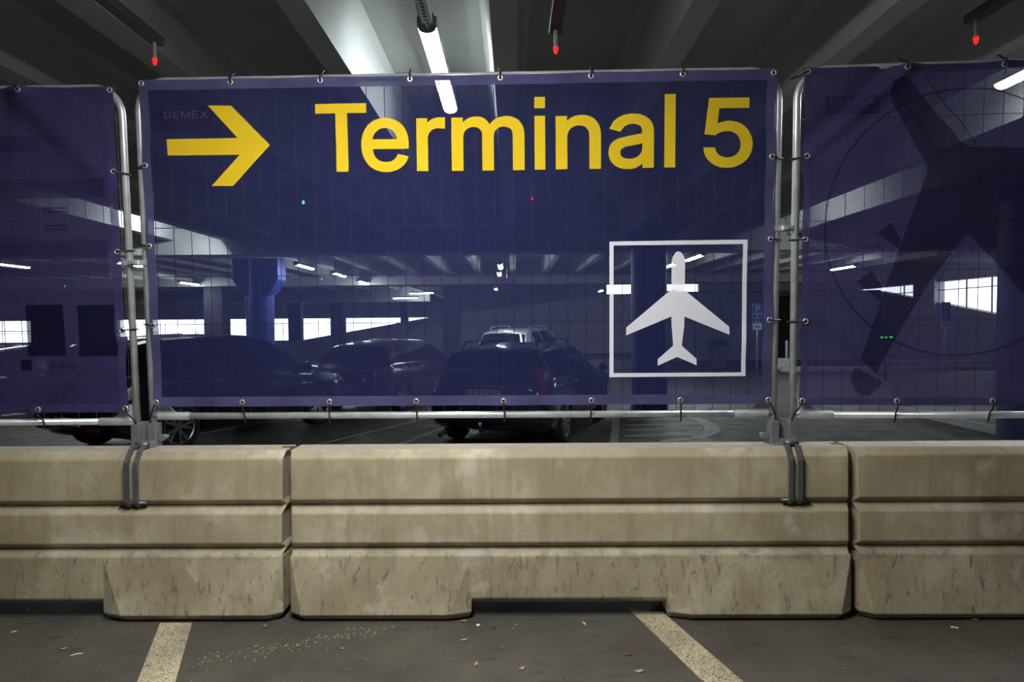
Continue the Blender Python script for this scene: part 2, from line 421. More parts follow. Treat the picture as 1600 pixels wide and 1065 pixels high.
# ================================================================== the setting
ZF = -0.285           # the parking deck beyond the barrier lies a little lower
fl = MB()
ys = [-9, 4.05, 8.2, 48]; zs = [0, 0, ZF, ZF]
for a in range(3):
    n = len(fl.v)
    fl.v += [(-42, ys[a], zs[a]), (21, ys[a], zs[a]), (21, ys[a + 1], zs[a + 1]), (-42, ys[a + 1], zs[a + 1])]
    fl.f.append((n, n + 1, n + 2, n + 3))
floor = struct(fl.build('floor', 'asphalt'), 'dark stained asphalt deck of the car park')

ceil_ = MB()
ceil_.box(-42, 21, -9, 26.2, 3.70, 3.95).box(-42, -4, 26.2, 46.6, 3.70, 3.95).box(-4, 21, 26.2, 46.6, 4.60, 4.85)
ceil_.box(-4.3, -4, 26.2, 46.6, 3.1, 4.7)
ceiling = struct(ceil_.build('ceiling', 'ceiling_concrete'), 'grey concrete ceiling slab between ribs')

def rib(x, y0, y1, wb=0.17, wt=0.27):
    m = MB()
    m.prism([(x - wb / 2, 3.25), (x + wb / 2, 3.25), (x + wt / 2, 3.62), (x + wt / 2 + 0.05, 3.72), (x - wt / 2 - 0.05, 3.72), (x - wt / 2, 3.62)], y0, y1)
    return m.build('ceiling_rib', 'beam_concrete', ceiling)
rib_x = [-2.35, -1.19, -0.03, 1.09, 2.235]
rib_x = [-2.35 - 1.16 * k for k in range(10, 0, -1)] + rib_x + [2.235 + 1.16 * k for k in range(1, 8)]
for x in rib_x:
    rib(x, -8.9, 14.0, 0.20 if x < -2 else 0.16)
for k in range(30):
    x = -22.0 + 1.16 * k
    rib(x, 14.6, 25.6)
for k in range(14):
    rib(-26.0 + 1.55 * k, 26.8, 46.0)
# cross beams carrying the ribs
MB().box(-42, 21, 14.0, 14.6, 2.95, 3.72).build('cross_beam', 'beam_concrete', ceiling)
MB().box(-42, 14, 25.6, 26.8, 2.98, 3.72).build('cross_beam', 'beam_concrete', ceiling)
MB().box(-42, -4.3, 36, 36.6, 2.7, 3.72).build('cross_beam', 'beam_concrete', ceiling)

wb = MB()
wb.box(-42, -4, 46, 46.4, ZF, 0.50).box(-42, -4, 46, 46.4, 1.95, 3.75).box(-32.4, -26.6, 46, 46.4, 0.4, 2.0)          # parapet and spandrel left of the ramp
wb.box(-4, 6.4, 46, 46.4, ZF, 4.65).box(6.4, 12.6, 46, 46.4, ZF, 3.42).box(6.4, 12.6, 46, 46.4, 4.05, 4.65).box(12.6, 21, 46, 46.4, ZF, 4.65)
struct(wb.build('wall_back', 'wall_concrete'), 'far grey parapet wall with open strip to daylight')
win = MB()
for x in np.arange(-41, -4.2, 2.2):
    win.box(x - 0.012, x + 0.012, 46.1, 46.14, 0.5, 1.95)
win.box(-42, -4, 46.1, 46.14, 1.08, 1.11)
struct(win.build('window_1', 'dark_metal'), 'thin safety grille in far daylight opening')
rp = MB().prism([(-14.5, ZF), (-14.5, 0.42), (-12.5, 0.60), (-4.1, 2.02), (5.6, 3.10), (9.6, 3.36), (9.6, ZF)], 40.0, 43.2)
struct(rp.build('wall_ramp', 'wall_concrete'), 'grey side wall of ramp rising to the right')

wr = MB()
wr.prism([(-9, ZF), (27.2, ZF), (46.4, ZF), (46.4, 3.3), (37.4, 3.10), (27.2, 1.55), (27.2, 3.75), (-9, 3.75)], 20, 20.4, 'X')
wr.box(20, 20.4, 27.2, 46.4, 3.27, 4.7).box(19.9, 20.4, 32.2, 33.9, 1.5, 3.4)
struct(wr.build('wall_right', 'wall_concrete'), 'side wall with sloping daylight opening at far right')
wg = MB()
for y in (28.6, 30.2, 35.0):
    wg.box(20.1, 20.14, y, y + 0.06, 1.5, 3.3)
wg.box(20.1, 20.14, 27.2, 37.4, 2.86, 2.90)
struct(wg.build('window_2', 'dark_metal'), 'thin frame bars in daylight opening on right')
struct(MB().box(-42.4, -42, -9, 46.4, ZF, 4.7).build('wall_left', 'wall_concrete'), 'far left side wall of car park')
struct(MB().box(-42, 21, -9.4, -9, ZF, 4.7).build('wall_rear', 'wall_concrete'), 'wall behind the viewpoint')

# stair core with cladding panels and a dark doorway
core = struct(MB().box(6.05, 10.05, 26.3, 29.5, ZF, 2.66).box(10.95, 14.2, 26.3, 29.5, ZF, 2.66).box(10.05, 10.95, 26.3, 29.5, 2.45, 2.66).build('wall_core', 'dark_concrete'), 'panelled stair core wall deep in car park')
for k in range(7):
    x = (6.07 + 0.995 * k) if k < 4 else (10.97 + 1.07 * (k - 4))
    MB().box(x, x + (0.97 if k < 4 else 1.04), 26.24, 26.3, ZF + 0.28, 2.62).build('panel', 'core_panel', core, bevel=0.01)
struct(MB().box(10.05, 10.95, 26.6, 26.7, ZF, 2.45).build('door_1', 'black_plastic'), 'dark doorway in panelled core wall')
tr = MB().box(9.5, 19.9, 24.0, 24.22, ZF, ZF + 0.16).box(9.5, 19.9, 27.0, 27.2, ZF, ZF + 0.14)
struct(tr.build('sheen_strip_1', 'floor_sheen'), 'low pale strips standing in for reflected light on far right floor')  # raised pale strips stand in for the bright reflection on the floor

# columns
def column(x, y, r, mat, label, head=0.0, rect=False):
    t = thing('column', label, 'column', (x, y, ZF))
    top = 3.25 - ZF
    if rect:
        MB().box(-r, r, -r, r, 0, top).build('shaft', mat, t, bevel=0.03)
    else:
        MB().lathe([(r, 0.0), (r, top)], axis='Z', n=32).build('shaft', mat, t, auto=40)
    if head:
        MB().prism([(-head, top - 0.55), (-r, top - 0.95), (r, top - 0.95), (head, top - 0.55), (head, top), (-head, top)], -r * 0.9, r * 0.9).build('head', mat, t, bevel=0.02)
    else:
        MB().lathe([(r + 0.012, 0), (r + 0.012, 0.16)], axis='Z', n=32).build('base_band', 'dark_blue_paint', t, auto=40)
    return t
column(2.78, 13.85, 0.36, 'blue_paint', 'round blue column standing behind the white airplane symbol')
column(-6.7, 18.2, 0.36, 'blue_paint', 'blue column with wide head behind the black car roof', head=0.60)
column(6.95, 9.1, 0.40, 'dark_blue_paint', 'thick dark column at right edge of the right banner')
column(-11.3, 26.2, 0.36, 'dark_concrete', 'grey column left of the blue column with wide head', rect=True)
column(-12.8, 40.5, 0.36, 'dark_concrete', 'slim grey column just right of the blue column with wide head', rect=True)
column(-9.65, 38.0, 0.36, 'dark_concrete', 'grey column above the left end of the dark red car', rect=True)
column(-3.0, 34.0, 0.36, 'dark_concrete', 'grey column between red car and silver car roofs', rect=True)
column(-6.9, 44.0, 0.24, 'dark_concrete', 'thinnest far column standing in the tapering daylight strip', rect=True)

# painted lines
def paint(name, poly, z, mat, label, group=None):
    m = MB().prism(poly, z, z + 0.003, 'Z')
    return tag(m.build(name, mat), label, 'floor marking', group)
paint('bay_line', [(-1.775, 3.385), (-1.615, 3.385), (-1.20, 2.18), (-1.36, 2.18)], 0.0, 'bay_paint', 'worn cream bay line on near floor below left barrier')
paint('bay_line', [(0.59, 3.52), (0.76, 3.46), (1.10, 2.18), (0.93, 2.18)], 0.0, 'bay_paint', 'worn cream bay line on near floor running to lower right')
E_ = ZF
paint('bay_line', [(-1.80, 9.8), (-1.70, 9.8), (-0.70, 13.0), (-0.80, 13.0)], E_, 'white_paint', 'white bay line on far deck left of the dark estate car')
paint('bay_line', [(-5.20, 11.2), (-5.10, 11.2), (-4.05, 13.2), (-4.15, 13.2)], E_, 'white_paint', 'white bay line on far deck under the black car')
paint('bay_line', [(-2.95, 10.1), (-2.87, 10.1), (-1.5, 13.0), (-1.58, 13.0)], E_, 'white_paint', 'thin white line on far deck right of the black car')
paint('bay_line', [(1.42, 10.0), (1.55, 10.0), (2.05, 13.0), (1.92, 13.0)], E_, 'white_paint', 'white bay line on far deck right of the dark estate car')
hz = MB()
out_c = [(2.2, 10.02), (2.85, 10.28), (3.35, 10.95), (3.52, 11.7), (3.50, 12.4), (3.40, 13.0)]
inn_c = [(2.2, 10.22), (2.72, 10.44), (3.12, 11.05), (3.27, 11.7), (3.27, 12.4), (3.2, 13.0)]
for a in range(5):
    hz.prism([out_c[a], out_c[a + 1], inn_c[a + 1], inn_c[a]], E_, E_ + 0.003, 'Z')
hz_o = tag(hz.build('hatched_zone', 'white_paint'), 'white hatched no-parking zone with curved border on far deck', 'floor marking')
for y0, x0, x1 in ((10.62, 1.75, 2.95), (11.2, 1.85, 3.15), (11.75, 1.95, 3.25), (12.4, 2.10, 3.27), (13.1, 2.2, 3.25)):
    MB().prism([(x0, y0 - 0.05), (x1, y0 + 0.05), (x1, y0 + 0.17), (x0, y0 + 0.07)], E_, E_ + 0.003, 'Z').build('stripe', 'white_paint', hz_o)
kb = tag(MB().box(7.35, 11.0, 5.5, 13.0, ZF, ZF + 0.13).build('kerb_island', 'wall_concrete', bevel=0.02), 'raised concrete kerb island on far deck at lower right', 'kerb')
MB().box(7.35, 7.44, 5.5, 13.0, ZF + 0.13, ZF + 0.134).build('edge_line', 'white_paint', kb)
MB().box(8.1, 8.16, 5.5, 12.9, ZF + 0.13, ZF + 0.134).build('edge_line', 'white_paint', kb)

# ================================================================== concrete barriers
def make_barrier(cx, mat, label):
    """cross-section with two grooves; flared feet with chamfered corners, open drainage slot between them"""
    Lh = 1.412
    t = thing('concrete_barrier', label, 'barrier', (cx, 3.537 - 0.015 * cx, 0), R(-0.86), 'concrete barriers')
    prof = [(0.078, 0.851), (0.116, 0.812), (0.123, 0.603), (0.083, 0.574), (0.128, 0.536), (0.134, 0.386), (0.094, 0.357), (0.140, 0.322), (0.146, 0.110), (0.126, 0.086)]
    m = MB()
    def end(y, z, s):                                  # ends are slightly chamfered towards both faces
        return s * (Lh - max(0.0, (y - 0.085)) * 0.28)
    sec = [(-y, z) for y, z in prof] + [(y, z) for y, z in reversed(prof)]
    n = len(sec)
    vs = [(end(abs(y), z, -1), y, z) for y, z in sec] + [(end(abs(y), z, 1), y, z) for y, z in sec]
    fs = [(i, (i + 1) % n, n + (i + 1) % n, n + i) for i in range(n)]
    # caps as quads between mirrored points
    for off in (0, n):
        for i in range(len(prof) - 1):
            fs.append((off + i, off + i + 1, off + n - 2 - i, off + n - 1 - i))
    m.add(vs, fs)
    body = m.build('body', mat, t, bevel=0.007)
    for s in (-1, 1):
        a, b = 0.485, Lh - 0.008                         # inner end, outer end
        zt, zb = 0.324, 0.040
        def P(x, y, z): return (s * x, y, z)
        vs = []
        for sy in (-1, 1):
            vs += [P(a, sy * 0.1385, zt), P(b, sy * 0.1385, zt),
                   P(a + 0.005, sy * 0.146, zb), P(a + 0.115, sy * 0.183, zb), P(b - 0.065, sy * 0.183, zb), P(b, sy * 0.142, zb),
                   P(a + 0.02, sy * 0.112, 0), P(a + 0.125, sy * 0.142, 0), P(b - 0.078, sy * 0.142, 0), P(b - 0.03, sy * 0.108, 0)]
        fs = []
        for o in (0, 10):
            fs += [(o + 0, o + 1, o + 4, o + 3), (o + 0, o + 3, o + 2), (o + 1, o + 5, o + 4),
                   (o + 2, o + 3, o + 7, o + 6), (o + 3, o + 4, o + 8, o + 7), (o + 4, o + 5, o + 9, o + 8)]
        fs += [(0, 1, 11, 10), (0, 2, 12, 10), (2, 6, 16, 12), (1, 5, 15, 11), (5, 9, 19, 15), (6, 7, 8, 9, 19, 18, 17, 16)]
        f = MB().add(vs, fs).build('foot', mat, t, bevel=0.004)
    # steel key at the joints
    MB().box(Lh - 0.045, Lh + 0.006, -0.02, 0.02, 0.832, 0.854).build('joint_key', 'leaf_brown', t)
    return t
mat_barrier('barrier_a', 1.3); mat_barrier('barrier_b', 4.1); mat_barrier('barrier_c', 7.7)
make_barrier(-2.568, 'barrier_a', 'long beige concrete barrier at left, cut by the left frame edge')
make_barrier(0.277, 'barrier_b', 'beige concrete barrier in the middle below the main banner')
make_barrier(3.122, 'barrier_c', 'beige concrete barrier at right, cut by the right frame edge')

# ================================================================== mesh fence panels
def panel_matrix(o, yaw, lean, roll):
    return Matrix.Translation(o) @ (Matrix.Rotation(R(yaw), 3, 'Z') @ Matrix.Rotation(R(lean), 3, 'X') @ Matrix.Rotation(R(roll), 3, 'Y')).to_4x4()
PANELS = {'m': panel_matrix((-0.2804, 3.5805, 1.0635), -1.536, 2.432, 0.038),
          'l': panel_matrix((-3.6375, 3.6528, 1.0343), -0.862, 2.403, -0.106),
          'r': panel_matrix((3.0778, 3.4027, 1.0584), -4.082, 2.384, -0.066)}
PU = 1.635
def arc(cx, cz, r, a0, a1, n=7):
    return [(cx + r * math.cos(R(a0 + (a1 - a0) * k / n)), 0, cz + r * math.sin(R(a0 + (a1 - a0) * k / n))) for k in range(n + 1)]
wire_v = MB().tube([(0, 0, -0.075), (0, 0, 1.70)], 0.0019, 5).mesh('wire', True)
wire_h = MB().tube([(-PU, 0, 0), (PU, 0, 0)], 0.0021, 5).mesh('wire', True)
def make_panel(key, label):
    t = thing('site_fence', label, 'fence', group='mesh fence panels')
    t.matrix_world = PANELS[key]
    rc = 0.14
    path = [(-PU, 0, -0.20)] + arc(-PU + rc, 1.684 - rc, rc, 180, 90) + arc(PU - rc, 1.684 - rc, rc, 90, 0) + [(PU, 0, -0.20)]
    MB().tube(path, 0.0185, 14).build('frame_tube', 'galvanised', t, smooth=True)
    MB().tube([(-PU, 0, -0.055), (PU, 0, -0.055)], 0.0180, 14).build('bottom_rail', 'galvanised', t, smooth=True)
    for s in (-1, 1):
        MB().lathe([(0.0205, -0.085), (0.0215, -0.08), (0.0215, 0.08), (0.0205, 0.085)], (s * (PU - 0.115), 0, -0.055), 'X', 14).build('rail_socket', 'galvanised', t, auto=40)
        MB().prism([(s * (PU - 0.015), -0.04), (s * (PU - 0.13), -0.04), (s * (PU - 0.045), 0.035), (s * (PU - 0.015), 0.035)], -0.004, 0.004).build('gusset', 'galvanised', t)
    k = 0
    u = -PU + 0.0935 * 0.62
    while u < PU - 0.02:
        o = link('wire', wire_v, 'wire_steel', t); o.location = (u, 0.0035 if k % 2 else 0.003, 0)
        u += 0.0935; k += 1
    for v in (1.44, 1.19, 0.935, 0.682, 0.432, 0.18):
        o = link('wire', wire_h, 'wire_steel', t); o.location = (0, -0.002, v)
    return t
make_panel('l', 'galvanised mesh fence panel at left behind the dim purple banner')
make_panel('m', 'galvanised mesh fence panel in the middle behind the yellow-lettered banner')
make_panel('r', 'galvanised mesh fence panel at right behind the airplane-print banner')

def coupler(key, u, v, label):
    t = thing('fence_coupler', label, 'clamp', group='couplers joining fence panels')
    t.matrix_world = PANELS[key] @ Matrix.Translation((u, 0, v))
    for s in (-1, 1):
        pl = MB().prism([(-0.064, s * 0.020), (0.064, s * 0.020), (0.064, s * 0.024), (-0.064, s * 0.024)], -0.014, 0.014, 'Z')
        pl.build('clamp_plate', 'galvanised', t, bevel=0.001)
        MB().tube([(s * 0.064, -0.024, 0), (s * 0.067, -0.012, 0), (s * 0.067, 0.012, 0), (s * 0.064, 0.024, 0)], 0.010, 8).build('clamp_end', 'galvanised', t, smooth=True)
    MB().lathe([(0.011, -0.046), (0.011, -0.030)], axis='Y', n=6).build('nut', 'zinc_cast', t)
    MB().tube([(0, -0.05, 0), (0, 0.045, 0)], 0.006, 8).build('bolt', 'galvanised', t)
    MB().prism([(-0.030, -0.034), (0.030, -0.034), (0.022, -0.040), (-0.022, -0.040)], -0.010, 0.010, 'Z').build('cover', 'galvanised', t)
coupler('m', -1.682, 0.757, 'galvanised coupler clamp joining left and middle fence panels')
coupler('m', 1.680, 0.897, 'galvanised coupler clamp joining middle and right fence panels')

def bracket(cx, cy, hx, posts, label):
    """steel saddle on top of the barrier: two post sleeves, hook bars over the front face, cross bar in the groove"""
    t = thing('fence_bracket', label, 'bracket', (cx, cy, 0.845), R(-0.9), 'barrier-top fence brackets')
    for px in posts:
        x = px - cx
        MB().box(x - 0.0235, x + 0.0235, -0.030, 0.036, -0.002, 0.128).build('post_sleeve', 'zinc_cast', t, bevel=0.005)
    x0, x1 = min(posts) - cx, max(posts) - cx
    MB().box(x0, x1, 0.0, 0.02, 0.005, 0.135).build('web_plate', 'zinc_cast', t, bevel=0.003)
    MB().box(x0 - 0.02, x1 + 0.02, -0.05, 0.05, 0.004, 0.016).build('saddle', 'zinc_cast', t, bevel=0.003)
    h = hx - cx
    fy = (3.537 - 0.015 * cx - 0.125) - cy           # front face of the barrier, seen from the saddle
    MB().box(h - 0.036, h + 0.036, -0.090, -0.036, 0.008, 0.040).build('hinge_block', 'zinc_cast', t, bevel=0.004)
    MB().tube([(h - 0.034, -0.100, 0.028), (h + 0.034, -0.100, 0.028)], 0.014, 10).build('hinge_pin', 'bracket_steel', t, smooth=True)
    for s in (-1, 1):
        bx = h + s * 0.024
        pts = [(-0.085, 0.040), (fy + 0.025, 0.016), (fy - 0.020, -0.045), (fy - 0.021, -0.245), (fy - 0.004, -0.266)]
        inn = [(y + 0.017, z - 0.010) for y, z in pts]
        m = MB()
        for a in range(len(pts) - 1):
            m.prism([pts[a], pts[a + 1], inn[a + 1], inn[a]], bx - 0.010, bx + 0.010, 'X')
        m.build('hook_bar', 'bracket_steel', t)
    MB().tube([(h - 0.068, fy + 0.002, -0.252), (h + 0.068, fy + 0.002, -0.252)], 0.008, 8).build('cross_bar', 'bracket_steel', t, smooth=True)
    MB().lathe([(0.017, 0), (0.017, 0.03), (0.010, 0.03), (0.010, 0.06)], (max(posts) - cx + 0.05 if cx < 0 else min(posts) - cx - 0.05, -0.02, 0.05), 'Y', 12).build('clamp_bolt', 'zinc_cast', t)
    return t
bracket(-1.958, 3.634, -1.925, (-2.002, -1.914), 'grey steel bracket holding left fence joint on the barrier')
bracket(1.401, 3.538, 1.408, (1.354, 1.448), 'grey steel bracket holding right fence joint on the barrier')

# ================================================================== printed mesh banners
from mathutils.geometry import delaunay_2d_cdt
BH, BW = 1.682, 1.6135
Y0 = -0.027
def seg_dist(u, v, a, b):
    ax, ay = a; bx, by = b
    L2 = (bx - ax) ** 2 + (by - ay) ** 2
    tt = ((u - ax) * (bx - ax) + (v - ay) * (by - ay)) / L2
    tc = np.clip(tt, 0, 1)
    d = ((u - ax) * (by - ay) - (v - ay) * (bx - ax)) / math.sqrt(L2)      # signed
    over = np.abs(tt - tc) * math.sqrt(L2)
    return d, over, tc
CREASES = {
    'm': [((-1.13, 1.66), (-1.6, 1.25), 0.004, 0.05), ((1.60, 0.43), (1.15, 0.03), 0.005, 0.05), ((-1.0, 1.2), (0.4, 0.9), 0.004, 0.16),
          ((0.2, 0.9), (1.2, 1.66), 0.003, 0.12), ((-0.67, 1.66), (-0.2, 1.2), 0.003, 0.09)],
    'l': [((1.128, 0.021), (1.593, 0.47), 0.034, 0.045), ((1.13, 1.66), (1.55, 1.22), 0.030, 0.07), ((1.13, 1.66), (1.05, 1.2), 0.010, 0.06), ((1.589, 0.847), (1.30, 0.55), 0.012, 0.06)],
    'r': [((-1.135, 1.66), (-1.60, 1.25), 0.036, 0.038), ((-1.60, 0.427), (-1.13, 0.035), 0.036, 0.045), ((-0.667, 1.67), (-1.0, 1.25), 0.014, 0.06),
          ((-0.66, 0.03), (-0.95, 0.2), 0.014, 0.05), ((-1.604, 0.84), (-1.30, 1.1), 0.009, 0.07)]}
def disp(key, u, v):
    u = np.asarray(u, float); v = np.asarray(v, float)
    d = 0.003 * np.sin(2.3 * u + 0.6) * np.sin(2.6 * v + 0.4) + 0.0022 * np.sin(5.1 * u + 2.0 * v)
    d = d + 0.004 * np.exp(-(BH - v) / 0.07) * np.cos(2 * math.pi * (u - 0.235) / 0.457)
    d = d + 0.003 * np.exp(-v / 0.07) * np.cos(2 * math.pi * (u - 0.235) / 0.457)
    for a, b, amp, wd in CREASES[key]:
        s, over, tt = seg_dist(u, v, a, b)
        env = np.exp(-(over / 0.08) ** 2) * (1 - 0.55 * tt)
        d = d + amp * env * (np.exp(-(s / wd) ** 2) - 0.7 * np.exp(-((s - 1.6 * wd) / (1.3 * wd)) ** 2))
    return np.clip(Y0 - 0.004 - d, -0.095, Y0 + 0.018)
def edge_pull(u, v):
    """edges draw in a little between the eyelets"""
    a = (np.abs(u) / BW) ** 14
    return u - np.sign(u) * a * 0.007 * (1 - np.cos(2 * math.pi * (v - 0.024) / 0.411)) / 2
def grid_mesh(name, key, u0, u1, v0, v1, nu, nv, off=0.0):
    U, V = np.meshgrid(np.linspace(u0, u1, nu + 1), np.linspace(v0, v1, nv + 1))
    D = disp(key, U, V) - off
    X = edge_pull(U, V)
    vs = np.stack([X, D, V], -1).reshape(-1, 3).tolist()
    w_ = nu + 1
    fs = [(j * w_ + i, j * w_ + i + 1, (j + 1) * w_ + i + 1, (j + 1) * w_ + i) for j in range(nv) for i in range(nu)]
    me = bpy.data.meshes.new(name)
    me.from_pydata(vs, [], fs)
    me.polygons.foreach_set('use_smooth', [True] * len(fs))
    return me
def print_mesh(name, key, polys, off=0.0026, cell=0.025):
    """flat ink shape cut on a grid and laid on the cloth; polys = [outer, hole, ...]"""
    pts, edges = [], []
    dense = []
    for q in polys:                            # split long outline edges so that they follow the folds
        d_ = []
        for i in range(len(q)):
            a, b = q[i], q[(i + 1) % len(q)]
            k = max(1, math.ceil(math.hypot(b[0] - a[0], b[1] - a[1]) / cell))
            d_ += [(a[0] + (b[0] - a[0]) * j / k, a[1] + (b[1] - a[1]) * j / k) for j in range(k)]
        dense.append(d_)
    polys = dense
    for q in polys:
        n0 = len(pts)
        pts += [Vector((p[0], p[1])) for p in q]
        edges += [(n0 + i, n0 + (i + 1) % len(q)) for i in range(len(q))]
    us = [c.x for c in pts]; vs = [c.y for c in pts]
    for a in np.arange(math.ceil(min(us) / cell) * cell, max(us), cell):
        for b in np.arange(math.ceil(min(vs) / cell) * cell, max(vs), cell):
            pts.append(Vector((a, b)))
    cv, ce, cf = delaunay_2d_cdt(pts, edges, [], 2, 1e-6)[:3]
    bm = bmesh.new()
    bv = [bm.verts.new((c.x, 0, c.y)) for c in cv]
    for f in cf:
        c = sum((cv[i] for i in f), Vector((0, 0))) / len(f)
        if inside(c, polys):
            bm.faces.new([bv[i] for i in f])
    bmesh.ops.delete(bm, geom=[v for v in bm.verts if not v.link_faces], context='VERTS')
    U = np.array([x.co.x for x in bm.verts]); V = np.array([x.co.z for x in bm.verts])
    D = disp(key, U, V) - off
    X = edge_pull(U, V)
    for x, a, d in zip(bm.verts, X, D):
        x.co.x = a; x.co.y = d
    for f in bm.faces:
        f.normal_update()
        if f.normal.y > 0:
            f.normal_flip()
        f.smooth = True
    me = bpy.data.meshes.new(name)
    bm.to_mesh(me); bm.free()
    return me
def inside(c, polys):
    k = 0                                     # non-zero winding
    for q in polys:
        n = len(q)
        for i in range(n):
            (x0, y0), (x1, y1) = q[i], q[(i + 1) % n]
            if (y0 > c.y) != (y1 > c.y) and c.x < (x1 - x0) * (c.y - y0) / (y1 - y0) + x0:
                k += 1 if y1 > y0 else -1
    return k != 0
def flat_tris(polys):
    pts, edges = [], []
    for q in polys:
        n0 = len(pts)
        pts += [Vector((p[0], p[1])) for p in q]
        edges += [(n0 + i, n0 + (i + 1) % len(q)) for i in range(len(q))]
    cv, ce, cf = delaunay_2d_cdt(pts, edges, [], 2, 1e-6)[:3]
    return [(v.x, v.y) for v in cv], [tuple(f) for f in cf if inside(sum((cv[i] for i in f), Vector((0, 0))) / len(f), polys)]
def rect(x0, y0, x1, y1):
    return [(x0, y0), (x1, y0), (x1, y1), (x0, y1)]
def glyph(ch, x0, y0, x1, y1):
    """outlines of a letter scaled into its box"""
    if ch == 'T':
        w_ = x1 - x0; h_ = y1 - y0; c = (x0 + x1) / 2 + 0.002
        return [[[(x0, y1), (x0, y1 - 0.0475), (c - 0.0305, y1 - 0.0475), (c - 0.0305, y0), (c + 0.0305, y0), (c + 0.0305, y1 - 0.0475), (x1, y1 - 0.0475), (x1, y1)]]]
    if ch == 'l':
        return [[rect(x0, y0, x1, y1)]]
    if ch == 'i':
        f = (y1 - y0)
        return [[rect(x0, y0, x1, y0 + f * 0.742)], [rect(x0, y1 - f * 0.155, x1, y1)]]
    return [[[(x0 + p[0] / 1000 * (x1 - x0), y0 + p[1] / 1000 * (y1 - y0)) for p in s] for s in GLYPHS[ch][1]]]

ring = MB().lathe([(0.0068, -0.001), (0.0080, -0.0042), (0.0110, -0.0050), (0.0142, -0.0033), (0.0152, 0.0), (0.0068, 0.0)], n=20, close=True).mesh('eyelet', True)
def tie_top(t, u, v, y, ht=1.722, lean=0.0):
    MB().tube([(u, y - 0.006, v - 0.004), (u + lean * 0.4, y - 0.016, v + 0.022), (u + lean * 0.7, -0.026, 1.700), (u + lean, -0.006, ht), (u + lean * 0.9, 0.014, ht + 0.008)], [0.005, 0.0046, 0.0046, 0.0060, 0.004], 6).build('cable_tie', 'black_plastic', t, smooth=True)
def tie_side(t, u, v, y, s, dz=0.0):
    MB().tube([(u, y - 0.006, v), (u + s * 0.020, y - 0.010, v + dz * 0.3), (s * (PU - 0.012), -0.030, v + dz * 0.7), (s * (PU + 0.022), -0.012, v + dz), (s * (PU + 0.030), 0.006, v + dz)], [0.005, 0.0042, 0.0045, 0.0056, 0.004], 6).build('cable_tie', 'black_plastic', t, smooth=True)
def tie_bottom(t, u, v, y, lean=0.0):
    MB().tube([(u, y - 0.006, v), (u + lean * 0.3, y - 0.010, v - 0.03), (u + lean * 0.8, -0.024, -0.045), (u + lean, -0.021, -0.068), (u + lean, -0.012, -0.092)], [0.005, 0.0042, 0.0042, 0.0046, 0.004], 6).build('cable_tie', 'black_plastic', t, smooth=True)

def banner(key, label, cloth_mat, hem_mat, urange, hem_w):
    t = thing('banner', label, 'banner', group='printed mesh banners on the fence')
    t.matrix_world = PANELS[key]
    link('cloth', grid_mesh('cloth', key, -BW, BW, 0, BH, 300, 156), cloth_mat, t)
    hw, hb = hem_w
    for nm, a in (('hem', (-BW, BW, BH - hb, BH, 300, 5)), ('hem', (-BW, BW, 0, hb, 300, 5)), ('hem', (-BW, -BW + hw, hb, BH - hb, 4, 150)), ('hem', (BW - hw, BW, hb, BH - hb, 4, 150))):
        link('hem', grid_mesh('hem', key, *a, off=0.0016), hem_mat, t)
    ey = [(-1.597, v) for v in (1.664, 1.252, 0.841, 0.430, 0.024)] + [(1.597, v) for v in (1.662, 1.252, 0.841, 0.432, 0.022)]
    ex = [-1.137, -0.677, -0.221, 0.235, 0.690, 1.147]
    sd = {'m': 1, 'l': 2, 'r': 3}[key]
    rnd = random.Random(sd)
    for u, v in ey + [(x, 1.662) for x in ex] + [(x, 0.023) for x in ex]:
        y = float(disp(key, u, v))
        o = link('eyelet', ring, 'eyelet_brass', t); o.location = (u, y - 0.002, v)
        MB().lathe([(0.0072, -0.0026), (0.0072, -0.0030)], n=12).build('eyelet_hole', 'black_plastic', t).location = (u, y - 0.0002, v)
        if abs(u) > 1.5:
            s = 1 if u > 0 else -1
            if v < 0.1:
                tie_bottom(t, u, v, y, s * 0.045)
            elif v < 1.6:
                tie_side(t, u, v, y, s, rnd.uniform(-0.012, 0.010))
            else:
                tie_side(t, u, v, y, s, -0.02) if key == 'r' else None
        elif v > 1:
            tie_top(t, u, v, y, 1.718, rnd.uniform(-0.004, 0.006))
        else:
            tie_bottom(t, u, v, y, rnd.uniform(-0.006, 0.008))
    return t

bm_ = banner('m', 'large navy banner with yellow arrow, yellow Terminal 5 lettering and airplane symbol', 'banner_blue', 'banner_hem', None, (0.046, 0.052))
for ch, bx in (('T', (-0.709, 1.207, -0.447, 1.547)), ('e', (-0.477, 1.202, -0.234, 1.473)), ('r', (-0.194, 1.204, -0.048, 1.472)), ('m', (-0.016, 1.203, 0.354, 1.474)),
               ('i', (0.405, 1.204, 0.459, 1.566)), ('n', (0.512, 1.204, 0.740, 1.473)), ('a', (0.778, 1.200, 1.006, 1.475)), ('l', (1.058, 1.205, 1.113, 1.567)), ('5', (1.253, 1.200, 1.499, 1.545))):
    for k, polys in enumerate(glyph(ch, *bx)):
        o = link('letter' if k == 0 else 'letter_dot', print_mesh('letter', 'm', polys), 'print_yellow', bm_)
o = link('arrow', print_mesh('arrow', 'm', [[(-1.480, 1.383), (-1.112, 1.384), (-1.259, 1.548), (-1.139, 1.546), (-0.946, 1.346), (-1.144, 1.143), (-1.255, 1.144), (-1.104, 1.300), (-1.477, 1.301)]]), 'print_yellow', bm_)
o = link('symbol_frame', print_mesh('symbol_frame', 'm', [[(0.783, 0.143), (1.481, 0.145), (1.481, 0.840), (0.783, 0.838)], [(0.804, 0.818), (1.458, 0.818), (1.458, 0.164), (0.804, 0.164)]]), 'print_white', bm_)
